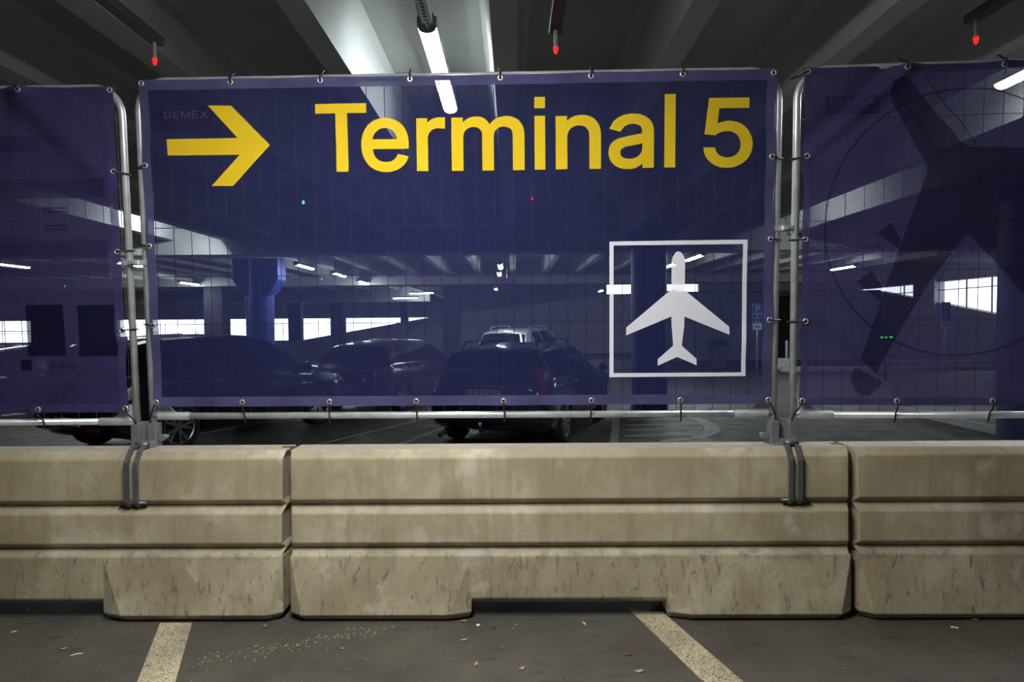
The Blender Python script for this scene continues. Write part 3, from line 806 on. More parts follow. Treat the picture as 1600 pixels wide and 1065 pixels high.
pl = [(1.098, 0.592), (0.869, 0.399), (0.869, 0.359), (1.099, 0.454), (1.100, 0.410), (1.104, 0.367), (1.109, 0.304), (1.031, 0.235), (1.031, 0.201), (1.130, 0.246), (1.230, 0.202),
      (1.229, 0.235), (1.153, 0.304), (1.160, 0.367), (1.165, 0.410), (1.165, 0.453), (1.396, 0.358), (1.395, 0.398), (1.166, 0.587), (1.166, 0.735), (1.160, 0.757), (1.151, 0.773), (1.141, 0.782),
      (1.132, 0.785), (1.123, 0.782), (1.113, 0.773), (1.104, 0.757), (1.098, 0.735)]
o = link('airplane_symbol', print_mesh('airplane_symbol', 'm', [pl]), 'print_white', bm_)

bl_ = banner('l', 'dim purple banner at left edge with faint dark printed shapes', 'banner_purple', 'hem_purple', None, (0.045, 0.045))
def ink(t, key, name, polys, mat='print_dark', off=0.0026):
    return link(name, print_mesh(name, key, polys, off + 0.0008, 0.014), mat, t)
for bx in ((1.095, 0.305, 1.295, 0.571), (1.370, 0.303, 1.565, 0.568), (1.052, 0.228, 1.109, 0.284)):
    ink(bl_, 'l', 'printed_panel', [rect(*bx)], 'print_panel')
ink(bl_, 'l', 'printed_band', [rect(-1.5, 1.12, 1.55, 1.22)], 'print_band')
ink(bl_, 'l', 'printed_band', [rect(-1.5, 0.72, 1.55, 0.90)], 'print_band')
ink(bl_, 'l', 'printed_band', [rect(-1.5, 1.36, 1.21, 1.44)], 'print_band')
for z0 in (1.066, 1.048, 0.976, 0.958):
    ink(bl_, 'l', 'printed_line', [rect(1.219, z0, 1.343, z0 + 0.008)])
x = 1.205
for ch, wd, z0, z1 in (('a', 0.024, 0.240, 0.268), ('r', 0.015, 0.240, 0.268), ('d', 0.025, 0.240, 0.278), ('i', 0.006, 0.240, 0.278), ('n', 0.024, 0.240, 0.268), ('g', 0.025, 0.228, 0.268)):
    for k, polys in enumerate(glyph(ch, x, z0, x + wd, z1)):
        ink(bl_, 'l', 'letter' if k == 0 else 'letter_dot', polys)
    x += wd + 0.006

br_ = banner('r', 'dim purple banner at right with dark top-view airplane print and thin circle', 'banner_purple', 'hem_purple', None, (0.036, 0.036))
ink(br_, 'r', 'airplane_print', [[(-1.208, 1.538), (-1.205, 1.575), (-1.189, 1.605), (-1.150, 1.620), (-1.112, 1.610), (-1.059, 1.545), (-0.859, 1.300), (-0.820, 1.280), (-0.541, 1.268), (0.3, 1.268), (0.3, 0.35), (0.0, 0.10), (-0.20, 0.18), (-0.706, 0.745),
     (-0.816, 0.858), (-1.009, 0.589), (-1.243, 0.162), (-1.315, 0.235), (-1.115, 0.864), (-1.020, 1.140), (-1.015, 1.169), (-1.020, 1.195)]])
ink(br_, 'r', 'tail_print', [[(-1.345, 0.195), (-1.255, 0.146), (-1.211, 0.116), (-1.26, 0.050), (-1.291, 0.045), (-1.33, 0.07), (-1.354, 0.13)]])
ink(br_, 'r', 'engine_print', [[(-1.246, 0.863), (-1.185, 0.916), (-1.133, 0.832), (-1.142, 0.790)]])
ink(br_, 'r', 'engine_print', [[(-1.341, 0.626), (-1.273, 0.683), (-1.222, 0.608), (-1.225, 0.530)]])
def ringpoly(cx, cz, r0, r1, n=64):
    return [[(cx + r1 * math.cos(2 * math.pi * k / n), cz + r1 * math.sin(2 * math.pi * k / n)) for k in range(n)], [(cx + r0 * math.cos(-2 * math.pi * k / n), cz + r0 * math.sin(-2 * math.pi * k / n)) for k in range(n)]]
ink(br_, 'r', 'circle_print', ringpoly(-0.850, 0.905, 0.650, 0.658), off=0.0034)
for k in range(6):
    ink(br_, 'r', 'dash_print', [rect(-1.57 + 0.062 * k, 0.796, -1.57 + 0.062 * k + 0.032, 0.802)], off=0.0034)
def band(a, b, w_):
    d = Vector((b[0] - a[0], b[1] - a[1])).normalized(); n_ = Vector((-d.y, d.x)) * w_ / 2
    return [(a[0] + n_.x, a[1] + n_.y), (b[0] + n_.x, b[1] + n_.y), (b[0] - n_.x, b[1] - n_.y), (a[0] - n_.x, a[1] - n_.y)]
ink(br_, 'r', 'flap_line_print', [band((-0.815, 0.862), (-1.215, 0.135), 0.006)], 'print_line', 0.0034)
ink(br_, 'r', 'wing_line_print', [band((-1.23, 1.64), (-0.95, 1.24), 0.006)], 'print_dark', 0.0034)
ink(br_, 'r', 'wing_line_print', [band((-1.035, 1.62), (-0.78, 1.28), 0.006)], 'print_dark', 0.0034)
for a, b in (((-1.09, 1.354), (-0.40, 0.46)), ((-0.975, 1.402), (-0.40, 0.58))):
    for k in range(26):                     # rows of cabin windows
        q = k / 26
        ink(br_, 'r', 'cabin_window_print', [rect(a[0] + (b[0] - a[0]) * q, a[1] + (b[1] - a[1]) * q, a[0] + (b[0] - a[0]) * q + 0.007, a[1] + (b[1] - a[1]) * q + 0.010)], 'print_line', 0.0036)

# hire-company plates wired to the mesh behind the banners
def plate(key, box, label):
    x0, z0, x1, z1 = box
    t = thing('fence_plate', label, 'sign', group='hire plates on the fence mesh')
    t.matrix_world = PANELS[key] @ Matrix.Translation(((x0 + x1) / 2, -0.0065, (z0 + z1) / 2))
    hw, hh = (x1 - x0) / 2, (z1 - z0) / 2
    MB().box(-hw, hw, -0.0015, 0.0015, -hh, hh).build('plate', 'sign_red', t)
    def put(text, u0, u1, v0, v1, gap, mat):
        ws = [(0.3 if c == ' ' else GLYPHS[c][0]) for c in text]
        k = (u1 - u0 - gap * (len(text) - 1)) / sum(ws)
        u = u0
        for c, w_ in zip(text, ws):
            if c != ' ':
                for polys in glyph(c, u, v0, u + w_ * k, v1):
                    m = MB()
                    fv, tri = flat_tris(polys)
                    m.add([(p[0], -0.0022, p[1]) for p in fv], tri)
                    m.build('letter', mat, t)
            u += w_ * k + gap
    put('DEMEX', -hw * 0.82, hw * 0.78, hh * 0.05, hh * 0.80, hw * 0.07, 'sign_lilac')
    put('01375 323011', -hw * 0.78, hw * 0.78, -hh * 0.68, -hh * 0.22, hw * 0.03, 'sign_dim')
plate('m', (-1.527, 1.441, -1.243, 1.540), 'dark red name plate behind the yellow arrow')
plate('r', (-1.499, 1.457, -1.234, 1.550), 'dark red name plate behind top corner of right banner')

# ================================================================== lamps
def strip_lamp(x, y, z, label, length=1.46, rot=0.0, w_=0.12, glow='lamp_white'):
    t = thing('strip_lamp', label, 'lamp', (x, y, z), rot, 'fluorescent strip lamps')
    h = length / 2
    MB().box(-w_ * 0.56, w_ * 0.56, -h, h, -0.006, 0.065).build('housing', 'lamp_housing', t, bevel=0.006)
    n = 8
    prof = [(-w_ / 2, -0.005)] + [(-w_ / 2 * math.cos(math.pi * k / n), -0.006 - 0.038 * math.sin(math.pi * k / n)) for k in range(n + 1)] + [(w_ / 2, -0.005)]
    MB().prism(prof, -h + 0.02, h - 0.02).build('diffuser', glow, t, auto=35)
    for s in (-1, 1):
        MB().prism([(a, b) for a, b in prof], s * (h - 0.02), s * (h - 0.008)).build('end_cap', 'lamp_housing', t, bevel=0.003)
        MB().tube([(0, s * h * 0.6, 0.06), (0, s * h * 0.6, 3.74 - z)], 0.005, 6).build('hanger', 'dark_metal', t)
    return t
strip_lamp(-0.545, 5.45, 3.46, 'bright strip lamp above the Terminal lettering, half behind banner', 1.76, 0.0, 0.12, 'lamp_mid')
strip_lamp(-0.545, 1.62, 3.10, 'wide twin strip lamp overhead on the near side of the fence', 1.76, 0.0, 0.30, 'lamp_warm')
strip_lamp(-5.85, 10.75, 3.46, 'strip lamp seen through the left fence joint gap', 1.76)
strip_lamp(-6.05, 12.65, 3.46, 'strip lamp seen through the banner below the yellow arrow', 1.76)
strip_lamp(4.13, 4.93, 3.46, 'strip lamp at the upper right corner behind right banner', 1.76)
strip_lamp(4.62, 11.65, 3.46, 'strip lamp seen in the right fence joint gap', 1.76)
for x, y, lb in ((-5.5, 18.2, 'small lamp right of the blue column head'), (-5.35, 21.2, 'distant lamp, left one of the pair over red car'), (-5.45, 25.0, 'distant lamp, right one of the pair over red car'),
                 (-0.30, 18.6, 'distant lamp above the silver car roof, upper one'), (-0.38, 21.4, 'distant lamp above the silver car roof, lower one'), (4.38, 19.0, 'distant lamp left of the airplane symbol nose'),
                 (4.45, 16.6, 'distant lamp right of the airplane symbol nose'), (-11.7, 24.8, 'distant lamp left of the blue column with wide head'), (9.8, 20.2, 'distant lamp behind the circle on right banner'),
                 (-12.5, 17.0, 'distant lamp behind right side of left banner'), (-9.5, 17.2, 'distant lamp low in the left fence gap')):
    strip_lamp(x, y, 3.06, lb)
for x, y, lb in ((-5.2, 33.5, 'thin far lamp under dark beam, lower one'), (-4.6, 35.0, 'thin far lamp under dark beam, upper one')):
    strip_lamp(x, y, 2.80 if y < 34 else 3.1, lb, 1.30, R(78), 0.07)
strip_lamp(-0.7, 30.5, 3.05, 'tiny far lamp on the grey ramp ceiling')
strip_lamp(4.2, 32.0, 3.0, 'tiny far lamp on grey ramp wall left of airplane frame')

# perforated track carrying the middle lamp row
tk = thing('lamp_track', 'perforated steel track running up to the bright middle lamp', 'lamp track', (-0.545, 0.92, 3.475))
m = MB()
m.box(-0.034, -0.012, 1.70, 3.70, 0, 0.004).box(0.012, 0.034, 1.70, 3.70, 0, 0.004)
m.build('web_strip', 'sign_white', tk)  # steel web coloured white to imitate the lamp's glare on it
m = MB()
y = 1.72
while y < 3.69:
    m.box(-0.012, 0.012, y, y + 0.020, 0, 0.004); y += 0.045
m.build('web_bridge', 'sign_white', tk)  # same white on the bridges, lamp glare put into the colour
for s in (-1, 1):
    MB().box(s * 0.034 - 0.002, s * 0.034 + 0.002, 1.70, 3.74, 0, 0.045).build('flange', 'galvanised', tk)
MB().box(-0.034, 0.034, 1.7, 3.7, 0.04, 0.045).build('back', 'dark_metal', tk)
MB().tube([(-0.01, 3.62, 0.0), (0.005, 3.65, -0.03), (0.025, 3.60, -0.02)], 0.006, 6).build('hook', 'galvanised', tk)

# ================================================================== bay sensors
def sensor(x, y, z, col, label, rail=0.0, far=True):
    t = thing('bay_sensor', label, 'sensor light', (x, y, z), 0, 'bay indicator lights')
    top = 0.11 if rail else 3.72 - z
    if rail:
        MB().box(-0.034, 0.034, -rail, 0.05, top, top + 0.045).build('rail', 'rail_grey', t, bevel=0.003)
        for yy in (-0.4, -1.6):
            MB().tube([(0, yy, top + 0.04), (0, yy, 3.72 - z)], 0.006, 6).build('hanger', 'dark_metal', t)
    MB().lathe([(0.011, 0.018), (0.011, top + 0.005)], axis='Z', n=12).build('stem', 'stem_plastic', t, auto=40)
    MB().lathe([(0.003, -0.014), (0.008, -0.010), (0.010, -0.003), (0.010, 0.009), (0.014, 0.011), (0.014, 0.019), (0.011, 0.022)] if not far else [(0.006, -0.022), (0.015, -0.010), (0.015, 0.012), (0.006, 0.022)], axis='Z', n=12).build('light', col, t, auto=40)
    return t
sensor(-1.97, 3.83, 2.95, 'led_red', 'red bay light on rail above left corner of main banner', 2.6, False)
sensor(0.25, 3.72, 2.95, 'led_red', 'red bay light on rail above the middle of main banner', 2.6, False)
sensor(2.46, 3.64, 2.95, 'led_red', 'red bay light on rail above the right banner', 2.6, False)
for x, y, col, lb in ((0.25, 8.05, 'led_red', 'red dot light under the yellow letter i'), (-2.47, 8.17, 'led_green', 'green dot light right of the yellow arrow'),
                      (-4.84, 8.32, 'led_red', 'red dot light at right edge of left banner'),
                      (-9.25, 23.3, 'led_red', 'red dot light left of blue column, upper one'), (-13.1, 30.4, 'led_red', 'red dot light left of blue column, lower one'),
                      (-0.14, 21.6, 'led_red', 'red dot light below the pair of lamps over silver car'), (-2.96, 21.8, 'led_red', 'red dot light left of the lamps over silver car'),
                      (-15.8, 24.2, 'led_green', 'green dot light on left banner'), (-21.1, 32.2, 'led_red', 'red dot light on left banner below the green one'),
                      (-6.02, 21.7, 'led_green', 'green dot light left of the lamp pair over red car'), (16.76, 24.8, 'led_blue', 'blue dot light above the right daylight opening')):
    sensor(x, y, 2.95, col, lb)
for x, y, z, lb in ((-14.6, 33.0, 2.4, 'green dot light above black car roof'), (-11.0, 33.0, 2.3, 'green dot light right of slim grey column')):
    sensor(x, y, z, 'led_green', lb)

# ================================================================== cars
def interp(xs, pts):
    return np.interp(xs, [p[0] for p in pts], [p[1] for p in pts])
def smooth1(a, k):
    ker = np.hanning(2 * k + 3)[1:-1]; ker /= ker.sum()
    p = np.concatenate([np.full(k, a[0]), a, np.full(k, a[-1])])
    return np.convolve(p, ker, 'valid')

tyre_prof = lambda r, wd: [(r * 0.68, -wd * 0.5), (r * 0.90, -wd * 0.52), (r * 0.985, -wd * 0.40), (r, 0), (r * 0.985, wd * 0.40), (r * 0.90, wd * 0.52), (r * 0.68, wd * 0.5)]
WHEELS = {}
def wheel_meshes(r, spokes, twin):
    key = (r, spokes)
    if key in WHEELS:
        return WHEELS[key]
    ty = MB().lathe(tyre_prof(r, 0.22), n=36, close=True).mesh('wheel', True)
    rim = MB()
    rr = r * 0.70
    rim.lathe([(rr, -0.10), (rr * 0.96, -0.112), (rr * 0.90, -0.100), (rr * 0.88, 0.05), (rr * 0.98, 0.06)], n=32, close=True)
    rim.lathe([(rr * 0.20, -0.085), (rr * 0.20, -0.03)], n=16)
    for k in range(spokes):
        for s in ((-1, 1) if twin else (0,)):
            a0 = 2 * math.pi * k / spokes
            a1 = a0 + s * 0.23
            w0, w1 = rr * 0.075, rr * 0.065
            def P(rad, ang, wd, y):
                return (rad * math.cos(ang) - wd * math.sin(ang), y, rad * math.sin(ang) + wd * math.cos(ang))
            vs = [P(rr * 0.14, a0, -w0, -0.090), P(rr * 0.14, a0, w0, -0.090), P(rr * 0.93, a1, w1, -0.104), P(rr * 0.93, a1, -w1, -0.104),
                  P(rr * 0.14, a0, -w0, -0.055), P(rr * 0.14, a0, w0, -0.055), P(rr * 0.93, a1, w1, -0.060), P(rr * 0.93, a1, -w1, -0.060)]
            rim.add(vs, [(0, 1, 2, 3), (7, 6, 5, 4), (0, 4, 5, 1), (1, 5, 6, 2), (2, 6, 7, 3), (3, 7, 4, 0)])
    rm = rim.mesh('rim')
    back = MB().lathe([(rr * 0.90, 0.02), (rr * 0.90, 0.045)], n=24).mesh('brake_disc')
    WHEELS[key] = (ty, rm, back)
    return WHEELS[key]

def car(label, loc, heading, L, W, Hh, top, belt, wb, paint_mat, cat='car', spokes=5, twin=True, wr=0.34, side_win=None, rear_win=None, wind=None, tail='block', rails=False, extras=None, tail_mat='tail_red'):
    """local frame: x forward, y left, z up, origin on the ground under the middle of the car.
    top / belt: (x, z) profile points; side_win: list of (x0, x1); rear_win / wind: x-ranges on the centre surface"""
    t = thing('car', label, cat, (loc[0], loc[1], ZF), heading, 'parked cars')
    xs = np.unique(np.concatenate([np.linspace(-L / 2, L / 2, 61), [-L / 2 + 0.02, -L / 2 + 0.06, L / 2 - 0.02, L / 2 - 0.06]]))
    xf = np.linspace(-L / 2, L / 2, 241)
    TOP = smooth1(interp(xf, top), 4); BEL = smooth1(interp(xf, belt), 5)
    e = np.clip((L / 2 - np.abs(xf)) / 0.55, 0, 1)
    PLAN = W / 2 * (0.80 + 0.20 * np.sqrt(1 - (1 - e) ** 2))
    BOT = 0.22 + 0.17 * np.clip((np.abs(xf) - (L / 2 - 0.55)) / 0.55, 0, 1) ** 1.5
    roofw = W / 2 * 0.70
    def S(x, v):
        """v: 0 bottom centre .. 9 top centre, right side has y < 0"""
        tp = float(np.interp(x, xf, TOP)); be = min(float(np.interp(x, xf, BEL)), tp - 0.02); w_ = float(np.interp(x, xf, PLAN)); bo = float(np.interp(x, xf, BOT))
        g = min(1.0, max(0.0, (tp - be) / 0.45))
        rw = w_ * 0.90 * (1 - g) + min(roofw, w_ * 0.90) * g
        P = [(0, bo), (w_ * 0.84, bo), (w_ * 0.965, bo + 0.05), (w_, bo + 0.24 * (be - bo) + 0.08), (w_, bo + 0.72 * (be - bo)), (w_ * 0.965, be), ((w_ * 0.965 + rw) / 2 + 0.012 * g, (be + tp - 0.05) / 2), (rw, tp - 0.05), (rw * 0.72, tp - 0.012), (0, tp)]
        i = min(8, int(v)); f = v - i
        return (P[i][0] * (1 - f) + P[i + 1][0] * f, P[i][1] * (1 - f) + P[i + 1][1] * f)
    vs, fs = [], []
    VV = [0, 1, 2, 2.5, 3, 3.5, 4, 4.5, 5, 5.5, 6, 6.5, 7, 7.5, 8, 8.5, 9]
    nv = len(VV)
    for x in xs:
        sec = [S(x, v) for v in VV]
        vs += [(x, -y, z) for y, z in sec] + [(x, y, z) for y, z in sec]
    for i in range(len(xs) - 1):
        for s in (0, nv):
            for k in range(nv - 1):
                a = i * 2 * nv + s + k; b = a + 2 * nv
                fs.append((a, a + 1, b + 1, b))
    for i in (0, len(xs) - 1):
        o = i * 2 * nv
        for k in range(nv - 1):
            fs.append((o + k, o + k + 1, o + nv + k + 1, o + nv + k))
    body = MB().add(vs, fs)
    me = body.mesh('body', True)
    bm = bmesh.new(); bm.from_mesh(me)
    bmesh.ops.remove_doubles(bm, verts=bm.verts, dist=0.0005)
    bmesh.ops.recalc_face_normals(bm, faces=bm.faces)
    bm.to_mesh(me); bm.free()
    me.polygons.foreach_set('use_smooth', [True] * len(me.polygons))
    bo = link('body', me, paint_mat, t)
    # wheel wells cut out of the sides
    wx = (-wb / 2, wb / 2)
    cut = MB()
    for x in wx:
        for s in (-1, 1):
            cut.lathe([(wr * 1.16, s * (W / 2 - 0.30)), (wr * 1.16, s * (W / 2 + 0.2))], (x, 0, wr), n=32)
    co = link('cutter', cut.mesh('cutter'), None)
    md = bo.modifiers.new('wells', 'BOOLEAN'); md.object = co; md.operation = 'DIFFERENCE'; md.solver = 'EXACT'
    bo.parent = None
    bpy.context.view_layer.update()
    new = bpy.data.meshes.new_from_object(bo.evaluated_get(bpy.context.evaluated_depsgraph_get()))
    bo.modifiers.clear(); bo.data = new; bo.parent = t
    bpy.data.objects.remove(co)
    new.set_sharp_from_angle(angle=R(38))
    # patches that follow the body surface
    def patch(name, mat, xr, vr, sides=(1,), off=0.006, nx=10, nvv=6, parent=t, slant=None):
        for s in sides:
            V, F = [], []
            for a in range(nx + 1):
                for b in range(nvv + 1):
                    v = vr[0] + (vr[1] - vr[0]) * b / nvv
                    sl = slant(b / nvv) if slant else (0, 0)
                    x = (xr[0] + sl[0]) + (xr[1] + sl[1] - xr[0] - sl[0]) * a / nx
                    y, z = S(x, v)
                    y2, z2 = S(x, v + 0.05 if v < 8.9 else v - 0.05); x2 = x + 0.02
                    ty = Vector((0, y2 - y, z2 - z)) * (1 if v < 8.9 else -1)
                    yb, zb = S(x2, v)
                    tx = Vector((0.02, yb - y, zb - z))
                    n_ = ty.cross(tx)
                    n_ = n_.normalized() if n_.length > 1e-9 else Vector((0, 1, 0))
                    if n_.y < 0 and v < 7.5: n_ = -n_
                    if n_.z < 0 and v >= 7.5: n_ = -n_
                    V.append((x + n_.x * off, s * (y + n_.y * off), z + n_.z * off))
            for a in range(nx):
                for b in range(nvv):
                    F.append((a * (nvv + 1) + b, a * (nvv + 1) + b + 1, (a + 1) * (nvv + 1) + b + 1, (a + 1) * (nvv + 1) + b))
            o = MB().add(V, F).build(name, mat, parent, smooth=True)
        return o
    for k, (a, b, sf, sr) in enumerate(side_win):
        patch('side_window', 'car_glass', (a, b), (5.12, 6.85), (-1, 1), 0.004, slant=lambda q, sf=sf, sr=sr: (sr * q, sf * q))
    def screen(name, xr):
        V, F = [], []
        nx, ny = 8, 8
        for a in range(nx + 1):
            x = xr[0] + (xr[1] - xr[0]) * a / nx
            for b in range(ny + 1):
                q = -1 + 2 * b / ny
                v = 9 - abs(q) * 1.85
                y, z = S(x, v)
                sl = (float(np.interp(xr[1], xf, TOP)) - float(np.interp(xr[0], xf, TOP))) / (xr[1] - xr[0])
                n_ = Vector((-sl, 0, 1)).normalized()
                V.append((x + n_.x * 0.006, math.copysign(y, q) if q else 0, z + n_.z * 0.006))
        for a in range(nx):
            for b in range(ny):
                F.append((a * (ny + 1) + b, a * (ny + 1) + b + 1, (a + 1) * (ny + 1) + b + 1, (a + 1) * (ny + 1) + b))
        MB().add(V, F).build(name, 'car_glass', t, smooth=True)
    screen('windscreen', wind); screen('rear_window', rear_win)
    # wheels
    ty, rm, bk = wheel_meshes(wr, spokes, twin)
    for x in wx:
        for s in (-1, 1):
            wo = link('wheel', ty, 'tyre_rubber', t); wo.location = (x, s * (W / 2 - 0.105), wr)
            if s > 0:
                wo.rotation_euler = (0, 0, math.pi)
            ro = link('rim', rm, 'alloy', wo); link('brake_disc', bk, 'dark_metal', wo)
    zb = float(np.interp(-L / 2 + 0.05, xf, BEL))
    # bumpers
    for s, nm in ((-1, 'rear_bumper'), (1, 'front_bumper')):
        pts = []
        for k in range(13):
            q = -1 + 2 * k / 12
            pts.append((s * (L / 2 + 0.035 - 0.26 * abs(q) ** 3.2), q * W * 0.485, 0))
        mbp = MB()
        for (z0, z1, inset) in ((0.40, 0.62, 0.0), (0.32, 0.40, 0.05)):
            V = []
            for p in pts:
                V += [(p[0] - s * (inset + 0.02), p[1] * 0.985, z0), (p[0] - s * inset, p[1], z0 + 0.03), (p[0] - s * inset, p[1], z1 - 0.03), (p[0] - s * (inset + 0.025), p[1] * 0.985, z1), (p[0] - s * 0.30, p[1] * 0.95, z1), (p[0] - s * 0.30, p[1] * 0.95, z0)]
            F = [(k * 6 + j, k * 6 + (j + 1) % 6, (k + 1) * 6 + (j + 1) % 6, (k + 1) * 6 + j) for k in range(12) for j in range(6)] + [tuple(range(6)), tuple(72 + j for j in range(6))]
            mbp.add(V, F)
        mbp.build(nm, paint_mat, t, auto=40)
    # lights
    if tail == 'tall':
        patch('tail_light', tail_mat, (-L / 2 + 0.035, -L / 2 + 0.20), (4.3, 7.0), (-1, 1), 0.010, slant=lambda q: (0.10 * q, 0.05 * q))
    else:
        patch('tail_light', tail_mat, (-L / 2 + 0.02, -L / 2 + 0.34), (4.2, 5.0), (-1, 1), 0.010)
    patch('headlight', 'head_clear', (L / 2 - 0.52, L / 2 - 0.06), (4.35, 5.2), (-1, 1), 0.008)
    # number plate, mirrors, handles, rub strips
    MB().box(-L / 2 - 0.052, -L / 2 - 0.030, -0.26, 0.26, 0.76 if tail == 'tall' else 0.46, 0.87 if tail == 'tall' else 0.57).build('number_plate', 'plate_pale', t, bevel=0.004)
    for s in (-1, 1):
        mx = side_win[-1][1] - 0.12
        y, z = S(mx, 5.0)
        mo = MB().lathe([(0.02, -0.02), (0.075, 0.02), (0.085, 0.07), (0.06, 0.11), (0.01, 0.125)], (mx, s * (y + 0.11), z + 0.06), 'X', 12)
        mo.build('mirror', paint_mat, t, smooth=True)
        for (a, b, _, _) in side_win[:2]:
            y, z = S(a + 0.16, 4.55)
            MB().box(a + 0.06, a + 0.26, min(s * y, s * (y + 0.025)), max(s * y, s * (y + 0.025)), z - 0.012, z + 0.014).build('door_handle', 'alloy', t, bevel=0.006)
        if rails:
            x0, x1 = rails
            y, _ = S((x0 + x1) / 2, 7.4)
            pts = [(x0, s * y, float(np.interp(x0, xf, TOP)) - 0.03)] + [(x0 + 0.12 + (x1 - x0 - 0.24) * k / 6, s * y, float(np.interp(x0 + 0.12 + (x1 - x0 - 0.24) * k / 6, xf, TOP)) + 0.055) for k in range(7)] + [(x1, s * y, float(np.interp(x1, xf, TOP)) - 0.03)]
            MB().tube(pts, 0.017, 8).build('roof_rail', 'alloy' if paint_mat == 'car_silver' else 'dark_metal', t, smooth=True)
    # floor pan keeps daylight from shining through under the body
    MB().box(-wb / 2 + 0.42, wb / 2 - 0.42, -W * 0.38, W * 0.38, 0.19, 0.30).build('underbody', 'black_plastic', t)
    if extras:
        extras(t, L, W, S)
    return t

HD = lambda deg: R(90 - deg)                       # heading measured from +Y towards +X
def place(rr, deg, wb, W):
    """car centre from its rear-right wheel contact"""
    f = Vector((math.sin(R(deg)), math.cos(R(deg)))); r_ = Vector((f.y, -f.x))
    c = Vector(rr) + f * wb / 2 - r_ * (W / 2 - 0.105)
    return (c.x, c.y)

def suv_extras(t, L, W, S):
    for s in (-1, 1):
        MB().box(-L / 2 - 0.045, -L / 2 - 0.02, s * 0.52 - 0.13, s * 0.52 + 0.13, 0.40, 0.45).build('reflector', 'tail_red', t)
car('large black car with five-spoke wheels behind left fence joint', place((-4.77, 9.60), 25, 2.9, 1.92), HD(25), 4.75, 1.92, 1.66,
    [(-2.375, 0.93), (-2.30, 1.10), (-1.95, 1.56), (-1.55, 1.625), (-0.6, 1.665), (0.2, 1.63), (0.55, 1.56), (1.35, 1.10), (1.9, 1.02), (2.25, 0.90), (2.375, 0.70)],
    [(-2.375, 0.86), (-1.9, 1.08), (0.4, 1.04), (1.3, 0.99), (2.1, 0.84), (2.375, 0.62)], 2.9, 'car_black', spokes=5, wr=0.365,
    side_win=[(-1.85, -1.0, -0.05, 0.20), (-0.92, 0.05, -0.02, 0.0), (0.12, 1.12, -0.52, 0.0)], rear_win=(-2.27, -1.99), wind=(0.62, 1.32), extras=suv_extras, tail_mat='tail_dark')

def estate_extras(t, L, W, S):
    MB().tube([(-L / 2 + 0.15, 0, 0.33), (-L / 2 - 0.10, 0, 0.30), (-L / 2 - 0.16, 0, 0.33), (-L / 2 - 0.16, 0, 0.40)], 0.022, 8).build('tow_bar', 'dark_metal', t, smooth=True)
    MB().lathe([(0.005, 0.385), (0.026, 0.40), (0.026, 0.42), (0.005, 0.435)], (-L / 2 - 0.16, 0, 0), 'Z', 12).build('tow_ball', 'galvanised', t, smooth=True)
    MB().tube([(-L / 2 + 0.35, 0.62, 0.24), (-L / 2 + 0.02, 0.62, 0.24), (-L / 2 - 0.05, 0.66, 0.21)], 0.035, 10).build('exhaust', 'dark_metal', t, smooth=True)
    MB().box(-L / 2 - 0.02, -L / 2 + 0.02, -0.30, 0.30, 0.90, 0.925).build('boot_handle', 'alloy', t, bevel=0.006)
    pl_ = [c for c in t.children if c.name.startswith('number_plate')][0]
    u = 0.24
    for ch in '0173P5':
        for polys in glyph(ch, 0, 0.775, 0.055, 0.855):
            fv, tri = flat_tris(polys)
            MB().add([(-L / 2 - 0.0535, u - p[0], p[1]) for p in fv], tri).build('character', 'black_plastic', pl_)
        u -= 0.082
car('dark navy estate car with tall red tail lights behind banner centre', place((0.69, 10.05), 19, 2.76, 1.84), HD(19), 4.70, 1.84, 1.46,
    [(-2.35, 0.86), (-2.29, 1.02), (-2.02, 1.38), (-1.7, 1.435), (-0.6, 1.475), (0.15, 1.45), (0.45, 1.39), (1.2, 0.99), (1.9, 0.92), (2.25, 0.80), (2.35, 0.62)],
    [(-2.35, 0.80), (-1.9, 0.98), (0.4, 0.95), (1.2, 0.91), (2.1, 0.78), (2.35, 0.56)], 2.76, 'car_navy', spokes=9, twin=False, wr=0.335,
    side_win=[(-1.88, -0.95, -0.03, 0.12), (-0.88, 0.02, -0.02, 0.0), (0.08, 1.02, -0.48, 0.0)], rear_win=(-2.27, -2.04), wind=(0.50, 1.17), tail='tall', rails=(-1.75, 0.1), extras=estate_extras)
car('dark red hatchback between the black car and the estate', place((-2.32, 13.95), 22, 2.6, 1.76), HD(22), 4.25, 1.76, 1.46,
    [(-2.125, 0.88), (-2.06, 1.03), (-1.62, 1.37), (-1.2, 1.43), (-0.5, 1.46), (0.15, 1.44), (0.45, 1.37), (1.15, 0.99), (1.75, 0.90), (2.05, 0.78), (2.125, 0.60)],
    [(-2.125, 0.82), (-1.7, 1.00), (0.4, 0.95), (1.15, 0.91), (1.9, 0.78), (2.125, 0.55)], 2.6, 'car_red', spokes=5, wr=0.32,
    side_win=[(-1.42, -0.72, -0.03, 0.16), (-0.65, 0.05, -0.02, 0.0), (0.10, 0.98, -0.46, 0.0)], rear_win=(-2.02, -1.66), wind=(0.50, 1.12))
car('silver car with roof rails showing above the estate roof', (0.42, 20.6), HD(20), 4.4, 1.80, 1.66,
    [(-2.2, 0.95), (-2.14, 1.12), (-1.80, 1.56), (-1.4, 1.62), (-0.5, 1.66), (0.2, 1.63), (0.5, 1.56), (1.25, 1.10), (1.8, 1.02), (2.1, 0.9), (2.2, 0.7)],
    [(-2.2, 0.9), (-1.8, 1.08), (0.4, 1.04), (1.2, 0.99), (2.0, 0.84), (2.2, 0.62)], 2.62, 'car_silver', spokes=5, wr=0.35,
    side_win=[(-1.6, -0.82, -0.05, 0.16), (-0.75, 0.05, -0.02, 0.0), (0.12, 1.05, -0.5, 0.0)], rear_win=(-2.11, -1.84), wind=(0.56, 1.22), rails=(-1.5, 0.2))
